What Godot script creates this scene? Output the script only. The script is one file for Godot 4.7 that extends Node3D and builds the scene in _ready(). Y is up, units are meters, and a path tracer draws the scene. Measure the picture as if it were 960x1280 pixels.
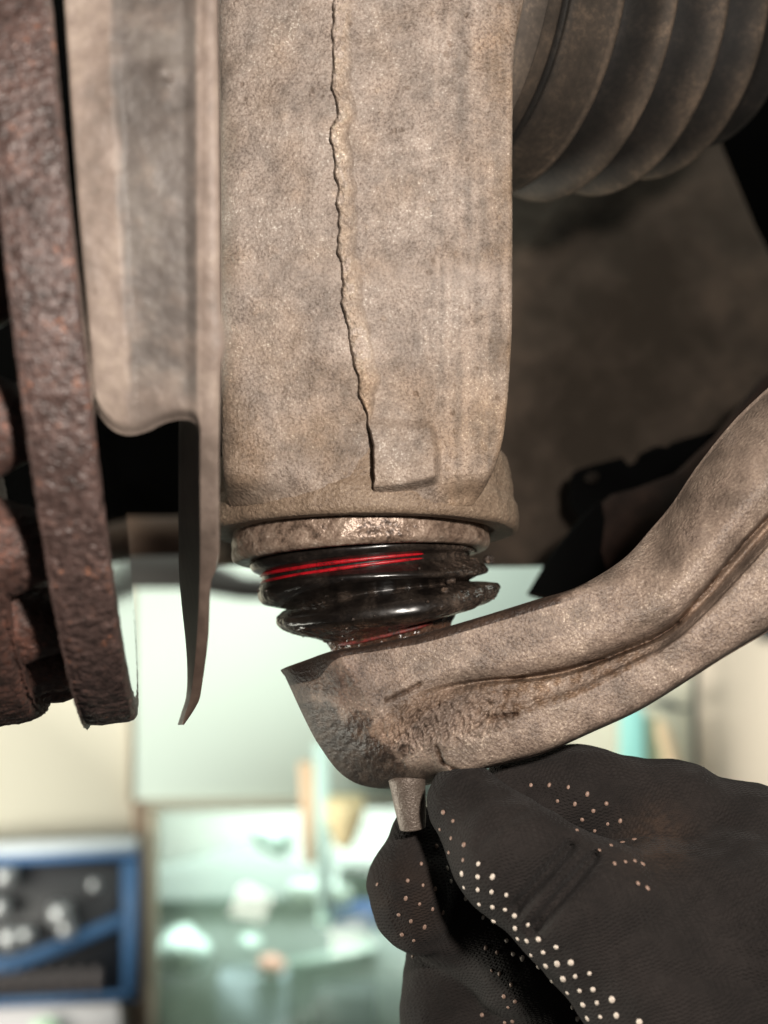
extends Node3D
# Close-up under a lifted car: steering knuckle, torn ball joint boot, control arm,
# brake disc with its dust shield, drive shaft boot, and a gloved hand on the joint bolt.
# Real sizes; MM millimetres per metre. P() places points by direction and distance from where the photographer stood.

const F := 1758.0
const EYE := Vector3(0, 1.4, 0)
var origin := Vector3.ZERO          # base point of the thing being built
var taken := {}

func P(px: float, py: float, d: float) -> Vector3:
	return EYE + Vector3((px - 480.0) * d / F, -(py - 640.0) * d / F, -d) * 0.001

# ---------------------------------------------------------------- nodes
func thing(called: String, label: String, category: String, at: Vector3, group := "") -> Node3D:
	var o := Node3D.new()
	o.name = called
	add_child(o, true)
	o.position = at
	origin = at
	o.set_meta("label", label)
	o.set_meta("category", category)
	if group != "":
		o.set_meta("group", group)
	return o

func tag(o: Node3D, label: String, category: String, group := "") -> void:
	o.set_meta("label", label)
	o.set_meta("category", category)
	if group != "":
		o.set_meta("group", group)

func put(called: String, mesh: Mesh, mat: Material, parent: Node) -> MeshInstance3D:
	var o := MeshInstance3D.new()
	o.name = called
	o.mesh = mesh
	o.material_override = mat
	if parent == self:
		o.position = origin
	parent.add_child(o, true)
	return o

# mesh from world points; toward: 0 closed (outward by volume), 1 open (faces the viewer)
func make(verts: PackedVector3Array, idx: PackedInt32Array, toward := 0, cols := PackedColorArray(), uvs := PackedVector2Array(), smooth := true) -> ArrayMesh:
	var s := 0.0
	var c := Vector3.ZERO
	for i in range(0, verts.size(), maxi(1, verts.size() / 500)):
		c += verts[i]
	c /= ceilf(float(verts.size()) / maxi(1, verts.size() / 500))
	for i in range(0, idx.size(), 3):
		var a := verts[idx[i]]
		var b := verts[idx[i + 1]]
		var d := verts[idx[i + 2]]
		var n := (a - d).cross(a - b)
		s += n.dot((EYE - a) if toward == 1 else (a - c))
	if s < 0.0:
		for i in range(0, idx.size(), 3):
			var k := idx[i + 1]
			idx[i + 1] = idx[i + 2]
			idx[i + 2] = k
	var loc := PackedVector3Array()
	loc.resize(verts.size())
	for i in verts.size():
		loc[i] = verts[i] - origin
	var arr := []
	arr.resize(Mesh.ARRAY_MAX)
	arr[Mesh.ARRAY_VERTEX] = loc
	arr[Mesh.ARRAY_INDEX] = idx
	if cols.size():
		arr[Mesh.ARRAY_COLOR] = cols
	if uvs.size():
		arr[Mesh.ARRAY_TEX_UV] = uvs
	var st := SurfaceTool.new()
	st.create_from_arrays(arr)
	if not smooth:
		st.deindex()
		st.set_smooth_group(-1)
	st.generate_normals()
	return st.commit()

func quads(nu: int, nv: int, wu: bool, wv: bool) -> PackedInt32Array:
	var idx := PackedInt32Array()
	var eu := nu if wu else nu - 1
	var ev := nv if wv else nv - 1
	idx.resize(eu * ev * 6)
	var k := 0
	for j in ev:
		var j1 := (j + 1) % nv
		for i in eu:
			var i1 := (i + 1) % nu
			var a := j * nu + i
			var b := j * nu + i1
			var c := j1 * nu + i1
			var d := j1 * nu + i
			idx[k] = a
			idx[k + 1] = b
			idx[k + 2] = c
			idx[k + 3] = a
			idx[k + 4] = c
			idx[k + 5] = d
			k += 6
	return idx

# flat outline in pixel directions, given a front distance per point and a thickness: a solid plate
func slab(pts: Array, d0: float, thick: float, back_scale := 1.0) -> ArrayMesh:
	var n := pts.size()
	var flat := PackedVector2Array()
	for p in pts:
		flat.append(Vector2(p[0], p[1]))
	var tri := Geometry2D.triangulate_polygon(flat)
	var v := PackedVector3Array()
	for k in 2:
		for p in pts:
			var d: float = p[2] if p.size() > 2 else d0
			v.append(P(p[0], p[1], d) + Vector3(0, 0, -thick * 0.001 * k))
	var idx := PackedInt32Array()
	for i in range(0, tri.size(), 3):
		idx.append_array([tri[i], tri[i + 1], tri[i + 2]])
		idx.append_array([tri[i] + n, tri[i + 2] + n, tri[i + 1] + n])
	# side walls, wound like the faces
	var area := 0.0
	for i in n:
		area += flat[i].cross(flat[(i + 1) % n])
	var tarea := 0.0
	if tri.size():
		tarea = (flat[tri[1]] - flat[tri[0]]).cross(flat[tri[2]] - flat[tri[0]])
	for i in n:
		var j := (i + 1) % n
		if area * tarea > 0:
			idx.append_array([i, i + n, j, j, i + n, j + n])
		else:
			idx.append_array([i, j, i + n, j, j + n, i + n])
	return make(v, idx, 0, PackedColorArray(), PackedVector2Array(), false)

func box_px(x0: float, y0: float, x1: float, y1: float, d: float, thick: float, round_mm := 0.0) -> ArrayMesh:
	if round_mm <= 0.0:
		return slab([[x0, y0], [x1, y0], [x1, y1], [x0, y1]], d, thick)
	var r := round_mm * F / d
	var pts := []
	for c in [[x1 - r, y0 + r, -90.0], [x1 - r, y1 - r, 0.0], [x0 + r, y1 - r, 90.0], [x0 + r, y0 + r, 180.0]]:
		for k in 7:
			var a := deg_to_rad(c[2] + k * 15.0)
			pts.append([c[0] + r * cos(a), c[1] + r * sin(a)])
	return slab(pts, d, thick)

# surface of revolution: base point, axis, profile of [height mm, radius mm]; warp(angle, k) may move points
func lathe(base: Vector3, axis: Vector3, prof: Array, seg: int, a0 := 0.0, a1 := TAU) -> ArrayMesh:
	var full := a1 - a0 > TAU - 0.001
	var x := axis.cross(Vector3(0, 0, 1)).normalized()
	if x.length() < 0.5:
		x = Vector3.RIGHT
	var z := x.cross(axis).normalized()
	var v := PackedVector3Array()
	var nu := seg if full else seg + 1
	for p in prof:
		for i in nu:
			var a := a0 + (a1 - a0) * i / seg
			v.append(base + (axis * p[0] + (x * cos(a) + z * sin(a)) * p[1]) * 0.001)
	return make(v, quads(nu, prof.size(), full, false), 0)

func tube(path: PackedVector3Array, r_mm: float, seg := 10, closed_ends := true) -> ArrayMesh:
	var v := PackedVector3Array()
	var n := path.size()
	var last_x := Vector3.ZERO
	for j in n:
		var t := (path[mini(j + 1, n - 1)] - path[maxi(j - 1, 0)]).normalized()
		var x := t.cross(Vector3(0.3, 0.2, 1)).normalized() if last_x == Vector3.ZERO else (last_x - t * last_x.dot(t)).normalized()
		last_x = x
		var y := t.cross(x)
		var rr := r_mm
		if closed_ends:
			rr *= 0.35 + 0.65 * minf(1.0, minf(float(j), float(n - 1 - j)) / (0.14 * n))
		if closed_ends and (j == 0 or j == n - 1):
			rr = r_mm * 0.05
		for i in seg:
			var a := TAU * i / seg
			v.append(path[j] + (x * cos(a) + y * sin(a)) * rr * 0.001)
	return make(v, quads(seg, n, true, false), 0)

# smooth interpolation of [key, value] pairs
func lut(a: Array, x: float) -> float:
	var n := a.size()
	if x <= a[0][0]:
		return a[0][1]
	if x >= a[n - 1][0]:
		return a[n - 1][1]
	var i := 0
	while a[i + 1][0] < x:
		i += 1
	var x0: float = a[i][0]
	var x1: float = a[i + 1][0]
	var y0: float = a[i][1]
	var y1: float = a[i + 1][1]
	var h := x1 - x0
	var s := (y1 - y0) / h
	var m0: float = s if i == 0 else (y1 - a[i - 1][1]) / (x1 - a[i - 1][0])
	var m1: float = s if i + 2 >= n else (a[i + 2][1] - y0) / (a[i + 2][0] - x0)
	var t := (x - x0) / h
	var t2 := t * t
	var t3 := t2 * t
	return y0 * (2 * t3 - 3 * t2 + 1) + m0 * h * (t3 - 2 * t2 + t) + y1 * (-2 * t3 + 3 * t2) + m1 * h * (t3 - t2)

func cr(a: Vector3, b: Vector3, c: Vector3, d: Vector3, t: float) -> Vector3:
	var t2 := t * t
	var t3 := t2 * t
	return 0.5 * (2.0 * b + (c - a) * t + (2.0 * a - 5.0 * b + 4.0 * c - d) * t2 + (3.0 * b - a - 3.0 * c + d) * t3)

func sstep(a: float, b: float, x: float) -> float:
	return smoothstep(a, b, x)

func noise(sd: int, freq: float, oct := 3, kind := FastNoiseLite.TYPE_SIMPLEX_SMOOTH) -> FastNoiseLite:
	var n := FastNoiseLite.new()
	n.seed = sd
	n.noise_type = kind
	n.frequency = freq
	n.fractal_type = FastNoiseLite.FRACTAL_FBM if oct > 1 else FastNoiseLite.FRACTAL_NONE
	n.fractal_octaves = oct
	return n

# ---------------------------------------------------------------- textures
# grey field 0..1 from seamless noise layers [seed, frequency, octaves, weight, type]
func field(size: int, layers: Array) -> PackedFloat32Array:
	var out := PackedFloat32Array()
	out.resize(size * size)
	var total := 0.0
	for l in layers:
		var n := noise(l[0], l[1], l[2], l[4] if l.size() > 4 else FastNoiseLite.TYPE_SIMPLEX_SMOOTH)
		if l.size() > 4 and l[4] == FastNoiseLite.TYPE_CELLULAR:
			n.cellular_return_type = FastNoiseLite.RETURN_DISTANCE
		var d := n.get_seamless_image(size, size, false, false, 0.1, true).get_data()
		var w: float = l[3] / 255.0
		total += absf(l[3])
		for i in d.size():
			out[i] += d[i] * w
	for i in out.size():
		out[i] /= total
	return out

func ramp_tex(f: PackedFloat32Array, size: int, stops: Array, lo := 0.25, hi := 0.75) -> ImageTexture:
	var lr := PackedByteArray()
	lr.resize(256 * 3)
	for i in 256:
		var t := i / 255.0
		var c: Color = stops[0][1]
		for k in stops.size() - 1:
			if t >= stops[k][0]:
				var u: float = clampf((t - stops[k][0]) / (stops[k + 1][0] - stops[k][0]), 0, 1)
				c = (stops[k][1] as Color).lerp(stops[k + 1][1], u)
		lr[i * 3] = int(c.r * 255)
		lr[i * 3 + 1] = int(c.g * 255)
		lr[i * 3 + 2] = int(c.b * 255)
	var by := PackedByteArray()
	by.resize(size * size * 3)
	var g := 255.0 / (hi - lo)
	for i in f.size():
		var q := clampi(int((f[i] - lo) * g), 0, 255) * 3
		var k := i * 3
		by[k] = lr[q]
		by[k + 1] = lr[q + 1]
		by[k + 2] = lr[q + 2]
	return ImageTexture.create_from_image(Image.create_from_data(size, size, false, Image.FORMAT_RGB8, by))

func grey_tex(f: PackedFloat32Array, size: int, lo := 0.2, hi := 0.8) -> ImageTexture:
	var by := PackedByteArray()
	by.resize(size * size)
	for i in f.size():
		by[i] = clampi(int((f[i] - lo) / (hi - lo) * 255.0), 0, 255)
	return ImageTexture.create_from_image(Image.create_from_data(size, size, false, Image.FORMAT_L8, by))

func rgb(r: int, g: int, b: int) -> Color:
	return Color(r / 255.0, g / 255.0, b / 255.0)

func mat(col: Color, rough := 0.7, metal := 0.0, spec := 0.5) -> StandardMaterial3D:
	var m := StandardMaterial3D.new()
	m.albedo_color = col
	m.roughness = rough
	m.metallic = metal
	m.metallic_specular = spec
	return m

func tri(m: StandardMaterial3D, albedo: Texture2D, height: Texture2D, scale: float, relief_mm: float, vcol := false) -> StandardMaterial3D:
	m.uv1_triplanar = true
	m.uv1_triplanar_sharpness = 4.0
	m.uv1_scale = Vector3.ONE * scale
	if albedo:
		m.albedo_texture = albedo
	if height:
		m.heightmap_enabled = true
		m.heightmap_texture = height
		m.heightmap_scale = relief_mm * 0.1
	m.vertex_color_use_as_albedo = vcol
	return m

var M := {}

func materials() -> void:
	var s := 1024
	# dusty cast metal
	var cast := field(s, [[3, 0.005, 3, 0.42], [5, 0.03, 3, 0.42], [9, 0.13, 4, 1.0], [11, 0.30, 2, 0.6]])
	var cast_h := field(s, [[21, 0.10, 3, 1.0], [22, 0.35, 2, 0.8]])
	var cast_ht := grey_tex(cast_h, s)
	var cast_t := ramp_tex(cast, s, [[0.0, rgb(122, 106, 96)], [0.2, rgb(152, 136, 124)], [0.5, rgb(172, 156, 144)], [0.8, rgb(186, 171, 159)], [0.93, rgb(200, 186, 174)], [1.0, rgb(248, 238, 226)]], 0.30, 0.72)
	M.cast = tri(mat(Color.WHITE, 0.62, 0.0, 0.5), cast_t, cast_ht, 8.0, 0.26, true)
	M.arm = tri(mat(Color.WHITE, 0.55, 0.0, 0.5), ramp_tex(cast, s, [[0.0, rgb(94, 80, 71)], [0.25, rgb(126, 109, 98)], [0.55, rgb(146, 129, 116)], [0.8, rgb(161, 143, 129)], [0.93, rgb(182, 164, 148)], [1.0, rgb(234, 217, 198)]], 0.30, 0.72), cast_ht, 9.0, 0.26, true)
	# shield: sheet steel with smeared dust
	var sh := field(512, [[31, 0.008, 4, 1.0], [32, 0.05, 3, 0.5], [33, 0.25, 1, 0.15]])
	M.shield = tri(mat(Color.WHITE, 0.6, 0.0, 0.5), ramp_tex(sh, 512, [[0.0, rgb(98, 86, 78)], [0.5, rgb(120, 106, 97)], [1.0, rgb(140, 126, 115)]], 0.25, 0.75), grey_tex(sh, 512), 9.0, 0.15, true)
	# rust
	var ru := field(768, [[41, 0.012, 4, 0.9], [42, 0.06, 3, 0.9], [43, 0.2, 2, 0.5]])
	var ru_h := grey_tex(field(768, [[44, 0.045, 3, 1.0], [45, 0.15, 3, 0.7]]), 768)
	M.rust = tri(mat(Color.WHITE, 0.42, 0.0, 0.5), ramp_tex(ru, 768, [[0.0, rgb(44, 34, 31)], [0.35, rgb(68, 54, 50)], [0.6, rgb(82, 66, 62)], [0.85, rgb(96, 76, 70)], [0.94, rgb(118, 76, 56)], [1.0, rgb(176, 120, 94)]], 0.26, 0.76), ru_h, 11.0, 0.5)
	M.vane = tri(mat(Color.WHITE, 0.6, 0.0, 0.5), ramp_tex(ru, 768, [[0.0, rgb(44, 32, 28)], [0.4, rgb(70, 51, 45)], [0.7, rgb(84, 60, 53)], [0.9, rgb(112, 68, 52)], [1.0, rgb(124, 104, 98)]], 0.26, 0.74), ru_h, 12.0, 0.4)
	M.ring = tri(mat(Color.WHITE, 0.42, 0.25, 0.5), ramp_tex(ru, 768, [[0.0, rgb(74, 60, 51)], [0.3, rgb(124, 104, 90)], [0.6, rgb(148, 128, 113)], [0.9, rgb(172, 152, 136)], [1.0, rgb(226, 208, 190)]], 0.26, 0.76), ru_h, 9.0, 0.22)
	M.disc_face = mat(rgb(165, 165, 163), 0.08, 1.0)
	# rubber
	var rb := field(512, [[51, 0.02, 4, 1.0], [52, 0.12, 3, 0.8], [53, 0.35, 1, 0.4]])
	var rb_h := grey_tex(field(512, [[54, 0.06, 4, 1.0], [55, 0.25, 2, 0.7]]), 512)
	M.boot = tri(mat(Color.WHITE, 0.27, 0.0, 0.55), ramp_tex(rb, 512, [[0.0, rgb(52, 43, 38)], [0.5, rgb(78, 66, 58)], [1.0, rgb(120, 104, 92)]], 0.25, 0.75), null, 14.0, 0.1, true)
	M.grease = tri(mat(Color.WHITE, 0.55, 0.0, 0.5), ramp_tex(rb, 512, [[0.0, rgb(24, 19, 16)], [0.5, rgb(58, 47, 40)], [1.0, rgb(110, 92, 78)]], 0.3, 0.7), rb_h, 16.0, 0.6)
	M.cv = tri(mat(Color.WHITE, 0.7, 0.0, 0.35), ramp_tex(rb, 512, [[0.0, rgb(66, 61, 56)], [0.6, rgb(84, 76, 69)], [1.0, rgb(112, 99, 87)]], 0.25, 0.75), rb_h, 8.0, 0.05, true)
	M.red = tri(mat(Color.WHITE, 0.4), ramp_tex(rb, 512, [[0.0, rgb(70, 8, 12)], [0.3, rgb(146, 12, 22)], [1.0, rgb(186, 20, 34)]], 0.3, 0.7), null, 34.0, 0.1)
	M.red_dull = tri(mat(Color.WHITE, 0.6), ramp_tex(rb, 512, [[0.0, rgb(40, 26, 22)], [0.4, rgb(84, 34, 28)], [1.0, rgb(128, 40, 34)]], 0.3, 0.7), null, 34.0, 0.1)
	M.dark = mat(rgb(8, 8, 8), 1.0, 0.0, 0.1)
	# liner
	var li := field(512, [[61, 0.006, 4, 1.0], [62, 0.04, 3, 0.4]])
	M.liner = tri(mat(Color.WHITE, 0.85, 0.0, 0.3), ramp_tex(li, 512, [[0.0, rgb(66, 58, 50)], [0.5, rgb(84, 74, 65)], [1.0, rgb(106, 92, 80)]], 0.25, 0.75), grey_tex(li, 512), 3.0, 1.0)
	M.under = tri(mat(Color.WHITE, 0.9, 0.0, 0.2), ramp_tex(li, 512, [[0.0, rgb(20, 18, 17)], [1.0, rgb(40, 35, 32)]], 0.25, 0.75), null, 3.0, 0.5)
	M.web = tri(mat(Color.WHITE, 0.8, 0.0, 0.3), ramp_tex(li, 512, [[0.0, rgb(26, 20, 18)], [1.0, rgb(48, 36, 31)]], 0.25, 0.75), grey_tex(li, 512), 8.0, 0.3)
	M.web.metallic_specular = 0.15
	# knitted glove
	var ks := 256
	var kn := PackedFloat32Array()
	kn.resize(ks * ks)
	var wob := noise(71, 0.02, 2)
	for y in ks:
		for x in ks:
			var wx := float(x) / ks * TAU
			var wy := float(y) / ks * TAU
			var u := float(x) / ks * 14.0 + 0.22 * sin(wy * 2.0 + 1.0) + 0.12 * sin(wx * 3.0)
			var v := float(y) / ks * 20.0 + 0.25 * sin(wx * 2.0) + 0.15 * sin(wy * 3.0 + wx)
			var fx := fposmod(u, 1.0) - 0.5
			var h := cos(TAU * (v + absf(fx) * 0.9)) * 0.55 + cos(TAU * fx) * 0.22
			kn[y * ks + x] = 0.5 + 0.5 * h + 0.12 * wob.get_noise_2d(x, y)
	var gl := field(512, [[72, 0.012, 4, 1.0], [73, 0.25, 2, 0.6]])
	M.glove = tri(mat(Color.WHITE, 0.85, 0.0, 0.35), ramp_tex(gl, 512, [[0.0, rgb(30, 26, 25)], [0.5, rgb(43, 37, 34)], [1.0, rgb(66, 55, 48)]], 0.25, 0.75), grey_tex(kn, ks, 0.0, 1.0), 60.0, 0.33, true)
	M.glove.rim_enabled = true
	M.glove.rim = 0.12
	M.glove.rim_tint = 0.4
	M.glove.uv1_triplanar_sharpness = 8.0
	M.glove.albedo_texture = null
	M.glove.albedo_color = rgb(62, 55, 52)
	M.dot = mat(rgb(214, 200, 186), 0.4)
	M.dot_dirty = mat(rgb(142, 116, 102), 0.5)
	M.bolt = tri(mat(Color(0.62, 0.61, 0.6), 0.5, 0.3, 0.5), cast_t, cast_ht, 12.0, 0.15)

# ---------------------------------------------------------------- camera, light, air
func setup() -> void:
	var cam := Camera3D.new()
	cam.name = "camera"
	add_child(cam)
	cam.position = EYE
	cam.fov = 2.0 * rad_to_deg(atan(640.0 / F))
	var at := CameraAttributesPhysical.new()
	at.frustum_focal_length = 12.0 / (640.0 / F)
	at.exposure_aperture = 7.2
	at.frustum_focus_distance = 0.322
	at.frustum_near = 0.02
	at.frustum_far = 20.0
	cam.attributes = at
	cam.near = 0.02
	cam.far = 20.0
	cam.current = true
	var we := WorldEnvironment.new()
	we.name = "workshop_air"
	var e := Environment.new()
	e.background_mode = Environment.BG_COLOR
	e.background_color = Color(0.035, 0.036, 0.035).linear_to_srgb()
	e.tonemap_mode = Environment.TONE_MAPPER_LINEAR
	e.tonemap_exposure = 1.0
	e.sdfgi_enabled = true
	e.ssao_enabled = true
	e.ssil_enabled = true
	we.environment = e
	add_child(we)
	# the photographer's lamp, just right of and above the lens
	var l := OmniLight3D.new()
	l.name = "hand_lamp"
	add_child(l)
	l.position = EYE + Vector3(0.065, 0.06, -0.01)
	l.light_color = Color(1.0, 0.965, 0.925)
	l.light_energy = 0.172
	l.light_size = 0.01
	l.omni_range = 6.0
	l.omni_attenuation = 2.0
	l.shadow_enabled = true
	# workshop strip light in front of the far wall, above the frame
	var a := AreaLight3D.new()
	a.name = "workshop_strip_light"
	add_child(a)
	a.area_size = Vector2(4.0, 1.2)
	a.look_at_from_position(Vector3(0.5, 3.1, -1.2), Vector3(0.3, 0.6, -3.1), Vector3.UP)
	a.light_color = Color(0.97, 1.0, 0.95)
	a.light_energy = 6.6
	a.area_range = 8.0
	a.shadow_enabled = true
	var w := AreaLight3D.new()  # unseen fill light, added to brighten the far wall evenly
	w.name = "added_side_light"
	add_child(w)
	w.area_size = Vector2(1.6, 1.2)
	w.look_at_from_position(Vector3(-2.2, 0.6, -1.1), Vector3(0.5, 0.8, -3.1), Vector3.UP)
	w.light_color = Color(1.0, 0.99, 0.93)
	w.light_energy = 9.6
	w.area_range = 8.0
	w.shadow_enabled = true
	var b := AreaLight3D.new()  # lamp added to brighten the room behind the window
	b.name = "added_room_light"
	add_child(b)
	b.area_size = Vector2(1.6, 0.3)
	b.look_at_from_position(Vector3(-0.2, 2.3, -3.35), Vector3(-0.25, 0.6, -3.9), Vector3.UP)
	b.light_color = Color(0.95, 1.0, 0.97)
	b.light_energy = 14.0
	b.area_range = 5.0
	b.shadow_enabled = true

# ---------------------------------------------------------------- knuckle
const PART_LINE := [[-60, 419], [0, 418], [60, 416], [140, 420], [165, 415], [230, 421], [300, 424], [370, 430], [420, 433], [440, 440], [480, 446], [520, 459], [545, 465], [600, 467], [670, 468]]

func knuckle() -> void:
	var o := thing("steering_knuckle", "dusty grey cast steering knuckle with a ragged parting line down its face", "steering knuckle", P(455, 650, 340))
	var xl := [[-60, 270], [0, 272], [200, 276], [560, 277], [610, 281], [640, 291], [670, 300]]
	var xr := [[-60, 662], [0, 655], [50, 645], [110, 641], [400, 640], [480, 636], [540, 630], [575, 622], [610, 606], [630, 592], [650, 575]]
	var nf := 400
	var nw := 10
	var nb := 4
	var nu := nw + nf + nw + nb
	var rows := 480
	var fine := noise(101, 1.1, 3)
	var mid := noise(102, 0.16, 3)
	var big := noise(103, 0.045, 3)
	var jag := noise(104, 0.05, 2)
	var flake := noise(105, 0.9, 2)
	var v := PackedVector3Array()
	var col := PackedColorArray()
	v.resize(nu * rows)
	col.resize(nu * rows)
	var chips := [[322, 383, 12, 0.5, 0.5], [303, 318, 13, 0.6, 0.35], [341, 313, 9, 0.5, 0.3], [612, 52, 14, 0.3, 0.35], [355, 45, 18, 0.1, 0.25], [292, 172, 8, 0.2, 0.3], [520, 225, 12, 0.1, 0.25], [567, 570, 6, 0.7, 0.25], [560, 585, 5, 0.6, 0.25], [573, 592, 5, 0.6, 0.25], [375, 629, 4, 0.8, 0.2], [568, 632, 9, 0.4, 0.45], [552, 636, 6, 0.4, 0.4], [348, 60, 9, 0.3, 0.3], [594, 392, 14, 0.25, 0.25], [600, 330, 16, 0.1, 0.2]]
	var pr := RandomNumberGenerator.new()
	pr.seed = 9
	for k in 70:
		var big_one := k % 9 == 0
		chips.append([pr.randf_range(285, 632), pr.randf_range(5, 610), pr.randf_range(2.5, 4.5) if not big_one else pr.randf_range(6, 10), pr.randf_range(0.2, 0.6), pr.randf_range(0.15, 0.5)])
	for k in 26:
		chips.append([pr.randf_range(285, 632), pr.randf_range(5, 610), pr.randf_range(2.5, 5.0), pr.randf_range(-0.6, -0.3), -0.5])
	for j in rows:
		var y := -50.0 + 694.0 * j / (rows - 1)
		var l := lut(xl, y)
		var r := lut(xr, y)
		var pl: float = lut(PART_LINE, y) + (jag.get_noise_1d(y * 0.45) * 6.0 + flake.get_noise_1d(y * 0.3) * 1.3 * (0.5 + jag.get_noise_1d(y * 0.2 + 300.0))) * (1.0 - 0.6 * sstep(470, 560, y))
		var pw := lerpf(21.0, 25.0, sstep(300, 420, y)) * (1.0 - sstep(470, 535, y))
		var tocyl := sstep(590, 642, y)
		var row_w := (r - l) * 320.0 / F
		var here := []
		for ch in chips:
			if absf(y - ch[1]) < ch[2]:
				here.append(ch)
		for i in nu:
			var x: float
			var d: float
			var c := Color(1, 1, 1)
			var k := j * nu + i
			if i < nw or i >= nw + nf:
				if i < nw:
					x = l + 3.0 * (1.0 - float(i) / nw)
					d = 324.5 + 26.0 * (1.0 - float(i) / nw)
				elif i < nw + nf + nw:
					var t := float(i - nw - nf + 1) / nw
					x = r - 6.0 * t
					d = 321.2 + 30.0 * t
				else:
					var t2 := float(i - nw - nf - nw + 1) / (nb + 1)
					x = lerpf(r - 6.0, l + 3.0, t2)
					d = 351.0
				var q := Vector3(x, y, d) * 0.18
				d += fine.get_noise_3dv(q * 0.7) * 0.2 + 7.0 * tocyl
			else:
				var t := float(i - nw) / (nf - 1)
				x = lerpf(l, r, t)
				var mm := (x - l) * 320.0 / F
				d = 320.0
				# rounded left corner, crisper right one
				if mm < 5.0:
					d += 4.5 - sqrt(maxf(0.0, 25.0 - (5.0 - mm) * (5.0 - mm))) * 0.9
				var mr := row_w - mm
				if mr < 1.4:
					d += 1.2 - sqrt(maxf(0.0, 1.96 - (1.4 - mr) * (1.4 - mr))) * 0.86
				# broad shape: right panel turns slightly away towards its edge
				d += 1.3 * sstep(560, 645, x) + 0.5 * sstep(380, 290, x)
				# casting parting line: ragged raised flash, standing proud of the left panel
				var s := x - pl
				var px := x * 0.182
				var py := y * 0.182
				if s > -16.0 and s < 60.0:
					var on := sstep(-1.2, 1.2, s)
					var tt := clampf((s + 2.5) / (pw + 5.0), 0.0, 1.0)
					var ridge := on * pow(sin(PI * pow(tt, 0.62)), 0.85) * (1.0 - sstep(500, 540, y))
					d -= ridge * (2.2 + 0.7 * mid.get_noise_2d(px * 2.0, py * 1.5) + 0.5 * flake.get_noise_2d(px, py) + 0.35 * fine.get_noise_2d(px, py))
					d -= on * (1.0 - sstep(12, 55, s)) * 0.25
					d += (1.0 - sstep(-0.6, 1.0, s)) * sstep(-9.0, -1.0, s) * (0.22 + 0.5 * sstep(470, 560, y))
					c = c.lerp(Color(1.42, 1.37, 1.28), ridge * (1.1 + 0.9 * mid.get_noise_2d(px * 2.0 + 30.0, py * 1.5)))  # cleaner flash metal; colour also lightened so the ridge looks lit
				# hollow left of the line low down, boss right of it
				if y > 480.0:
					var hol := sstep(pl - 42.0, pl - 4.0, x) * (1.0 - on_right(x, pl)) * sstep(505, 575, y) * (1.0 - sstep(612, 636, y))
					d += 2.6 * hol
					var bx := on_right(x, pl) * (1.0 - sstep(541, 553, x + 0.25 * maxf(0.0, 560.0 - y)))
					var by := sstep(522, 538, y + 0.0012 * (x - 510) * (x - 510)) * (1.0 - sstep(606, 620, y + 0.0026 * (x - 472) * (x - 472)))
					d -= bx * by * (1.5 + 3.0 * sstep(526, 606, y))
				# turns round into the cylindrical eye below
				if tocyl > 0.0:
					var xx := (x - 455.0) * 322.0 / F
					var cyl := 358.0 - sqrt(maxf(0.0, 39.0 * 39.0 - xx * xx)) + 0.4
					d = lerpf(d, cyl + (d - 320.0) * 0.35, tocyl)
					d += 3.0 * sstep(630, 644, y)
				for ch in here:
					var dx: float = x - ch[0]
					var dy: float = y - ch[1]
					var rr: float = ch[2]
					if absf(dx) < rr and absf(dy) < rr:
						var e := 1.0 - sqrt(dx * dx + dy * dy) / rr + 0.7 * flake.get_noise_2d(px * 0.7, py * 0.7)
						if e > 0.0:
							e = minf(1.0, e * 1.8)
							d -= e * ch[3] * (0.6 + 0.6 * flake.get_noise_2d(px, py))
							c = c.lerp(Color(1.5, 1.46, 1.4) if ch[4] > 0.0 else Color(0.35, 0.28, 0.22), e * absf(ch[4]))
				d += big.get_noise_2d(px, py) * 0.55 + mid.get_noise_2d(px, py) * 0.22 + fine.get_noise_2d(px, py) * 0.085
				# brown dirt film along the right edge; lower down light fall-off is painted in too
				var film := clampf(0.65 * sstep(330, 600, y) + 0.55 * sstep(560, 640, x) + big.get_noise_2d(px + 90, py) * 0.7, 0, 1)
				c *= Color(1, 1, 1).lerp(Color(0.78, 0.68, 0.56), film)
			var qq := Vector2(x, y) * 0.182
			var tone := 1.0 + 0.22 * mid.get_noise_2d(qq.x * 0.55 + 70.0, qq.y * 0.45) + 0.22 * mid.get_noise_2d(qq.x * 1.8, qq.y * 1.8 + 90.0) + 0.30 * big.get_noise_2d(qq.x * 1.5, qq.y * 1.1 - 40.0)
			tone += 0.38 * mid.get_noise_2d(qq.x * 1.6, qq.y * 0.12 + 300.0) * sstep(500, 560, x)
			c *= 0.70 * clampf(tone, 0.6, 1.4)
			c.a = 1.0
			v[k] = P(x, y, d)
			col[k] = c
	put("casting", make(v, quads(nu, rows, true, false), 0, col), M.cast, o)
	# eye of the knuckle that holds the ball joint
	var prof := [[24, 10], [23.5, 28], [21.5, 33.5], [19, 36.2], [15.8, 37.3], [11, 37.8], [8.5, 38.2], [6.5, 39.0], [4, 39.4], [1.6, 39.2], [0.4, 38.4], [0, 37], [0.3, 33], [1.5, 30], [2, 10]]
	put("ball_joint_eye", bumpy_lathe(P(455, 669, 357), tilt(8.6, 0.6), refine(prof, 6), 420, 0.18, 0.12, 4), M.cast, o)

func on_right(x: float, pl: float) -> float:
	return sstep(pl - 1.2, pl + 1.2, x)

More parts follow.
